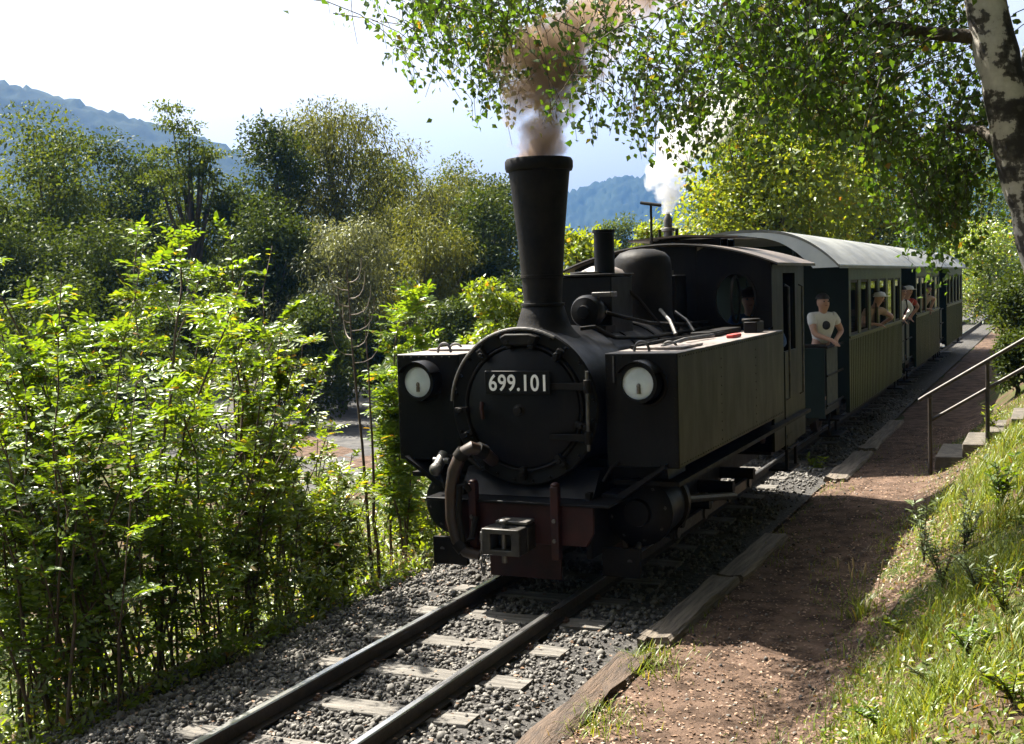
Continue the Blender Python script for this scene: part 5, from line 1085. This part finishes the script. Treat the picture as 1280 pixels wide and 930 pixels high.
n = 1600; X = r.uniform(1.15, 2.9, n); Y = 4.5 + 13*r.random(n)**1.5; S = .005 + .013*r.random(n)**2
v, f = stones(np.stack([X, Y, gz(X, Y) + .014 + S*.3], 1), S, r)
tag(link('pebbles', np_mesh('pebbles', v, [f]), M['stone']), 'small pebbles strewn over the earth path', 'pebbles', kind='stuff')
n = 5200; Y = 4.2 + 14*r.random(n)**1.3; side = r.random(n) < .72; X = np.where(side, 2.5 + .22*np.sin(Y*.9 + 1) - .55*r.random(n)**1.8, 1.24 + .35*r.random(n)**2)
keep = wob(X*4 + 2, Y*3) > -.05; X, Y = X[keep], Y[keep]; n = len(X)
tag(blade_object('path_edge_grass', np.stack([X, Y, gz(X, Y)], 1), r.uniform(.02, .10, n), r.uniform(.2, 1.2, n), M['grass'], r, r.uniform(.002, .005, n)), 'ragged short grass creeping over both edges of the path', 'grass', kind='stuff')

# ---------------------------------------------------------------- smoke, steam, haze
def plume(name, label, cat, c0, prof, colr, dens, nscale, seed, aniso=.2, absorb=None):
    # prof: list of (height, x, y, radius); a closed sleeve around the plume, its density falling off towards the sleeve
    pts = np.array([(p[1], p[2], p[0]) for p in prof]); rad = np.array([p[3] for p in prof])
    m = bpy.data.materials.new(name); m.use_nodes = True; t = m.node_tree; t.nodes.clear(); N = t.nodes.new
    def math_(op, a, b_=None, c=None):
        q = N('ShaderNodeMath'); q.operation = op
        for i, v in enumerate((a, b_, c)):
            if v is None: continue
            if isinstance(v, (int, float)): q.inputs[i].default_value = v
            else: t.links.new(v, q.inputs[i])
        return q.outputs[0]
    tc = N('ShaderNodeTexCoord'); sp = N('ShaderNodeSeparateXYZ'); t.links.new(tc.outputs['Object'], sp.inputs[0])
    z0, z1 = prof[0][0], prof[-1][0]; o3 = np.array(c0)
    def curve(vals):
        cn = N('ShaderNodeFloatCurve'); cm = cn.mapping; cu = cm.curves[0]
        lo, hi = min(vals) - .01, max(vals) + .01
        while len(cu.points) < len(vals): cu.points.new(.5, .5)
        for i, (p_, v) in enumerate(zip(prof, vals)): cu.points[i].location = ((p_[0] - z0)/(z1 - z0), (v - lo)/(hi - lo)); cu.points[i].handle_type = 'AUTO'
        cm.update(); u = math_('DIVIDE', math_('SUBTRACT', sp.outputs[2], z0 - o3[2]), z1 - z0); t.links.new(u, cn.inputs['Value'])
        return math_('MULTIPLY_ADD', cn.outputs[0], hi - lo, lo)
    dx = math_('SUBTRACT', sp.outputs[0], curve([p[1] - o3[0] for p in prof])); dy = math_('SUBTRACT', sp.outputs[1], curve([p[2] - o3[1] for p in prof]))
    rr = math_('SQRT', math_('ADD', math_('MULTIPLY', dx, dx), math_('MULTIPLY', dy, dy))); rn = math_('DIVIDE', rr, curve([p[3] for p in prof]))
    nz = N('ShaderNodeTexNoise'); nz.inputs['Scale'].default_value = nscale; nz.inputs['Detail'].default_value = 6; nz.inputs['Roughness'].default_value = .6; t.links.new(tc.outputs['Object'], nz.inputs['Vector'])
    core = math_('SUBTRACT', 1.0, rn); e = math_('ADD', core, math_('MULTIPLY', math_('SUBTRACT', nz.outputs['Fac'], .53), 3.0))
    d_ = math_('MULTIPLY', math_('MINIMUM', math_('MAXIMUM', math_('SUBTRACT', e, .12), 0.0), .6), curve([p[4]*dens for p in prof]))
    pv = N('ShaderNodeVolumePrincipled'); pv.inputs['Color'].default_value = (*colr, 1); pv.inputs['Anisotropy'].default_value = aniso; t.links.new(d_, pv.inputs['Density'])
    if absorb: pv.inputs['Absorption Color'].default_value = (*absorb, 1)
    out = N('ShaderNodeOutputMaterial'); t.links.new(pv.outputs[0], out.inputs['Volume'])
    m.cycles.volume_step_rate = .3
    o = MB().tube(pts - 0, rad*1.05, 20).build(name, m, None, smooth=60)
    v = np.empty(len(o.data.vertices)*3, np.float32); o.data.vertices.foreach_get('co', v); v = v.reshape(-1, 3) - o3; o.data.vertices.foreach_set('co', v.astype(np.float32).ravel()); o.location = c0
    return tag(o, label, cat, kind='stuff')
plume('chimney_smoke', 'brown coal smoke billowing out of the locomotive chimney', 'smoke', (0, 8.8, 3.35),
      [(3.33, 0, 8.80, .26, 1.3), (3.48, .01, 8.80, .28, 1.2), (3.65, .03, 8.81, .32, 1.0), (3.82, .07, 8.83, .42, .8), (4.02, .09, 8.86, .50, 1.1), (4.22, .13, 8.90, .55, 1.0), (4.42, .34, 8.98, .58, .55), (4.62, .74, 9.08, .66, .40), (4.85, 1.15, 9.2, .66, .28), (5.1, 1.5, 9.3, .5, .12)], (.60, .44, .315), 19.0, 4.0, 1, .35)
plume('safety_valve_steam', 'white steam rising from the safety valve on the cab roof', 'steam', (-.235, 13, 3.1),
      [(3.10, -.235, 13.0, .10, 1.0), (3.22, -.23, 13.0, .15, 1.0), (3.40, -.25, 13.02, .24, .9), (3.62, -.22, 13.08, .34, .7), (3.9, -.05, 13.2, .44, .55), (4.2, .15, 13.35, .50, .35), (4.5, .3, 13.5, .45, .15)], (.99, .99, .99), 16.0, 4.0, 2, .3)
hm = bpy.data.materials.new('haze'); hm.use_nodes = True; t = hm.node_tree; t.nodes.clear()
pv = t.nodes.new('ShaderNodeVolumePrincipled'); pv.inputs['Color'].default_value = (.11, .37, 1.0, 1); pv.inputs['Density'].default_value = .00012; pv.inputs['Anisotropy'].default_value = .1
out = t.nodes.new('ShaderNodeOutputMaterial'); t.links.new(pv.outputs[0], out.inputs['Volume'])
tag(MB().box(-2000, 2000, -420, 2200, -6, 330).build('haze', hm, None, smooth=0), 'thin blue haze filling the valley air', 'haze', kind='stuff')
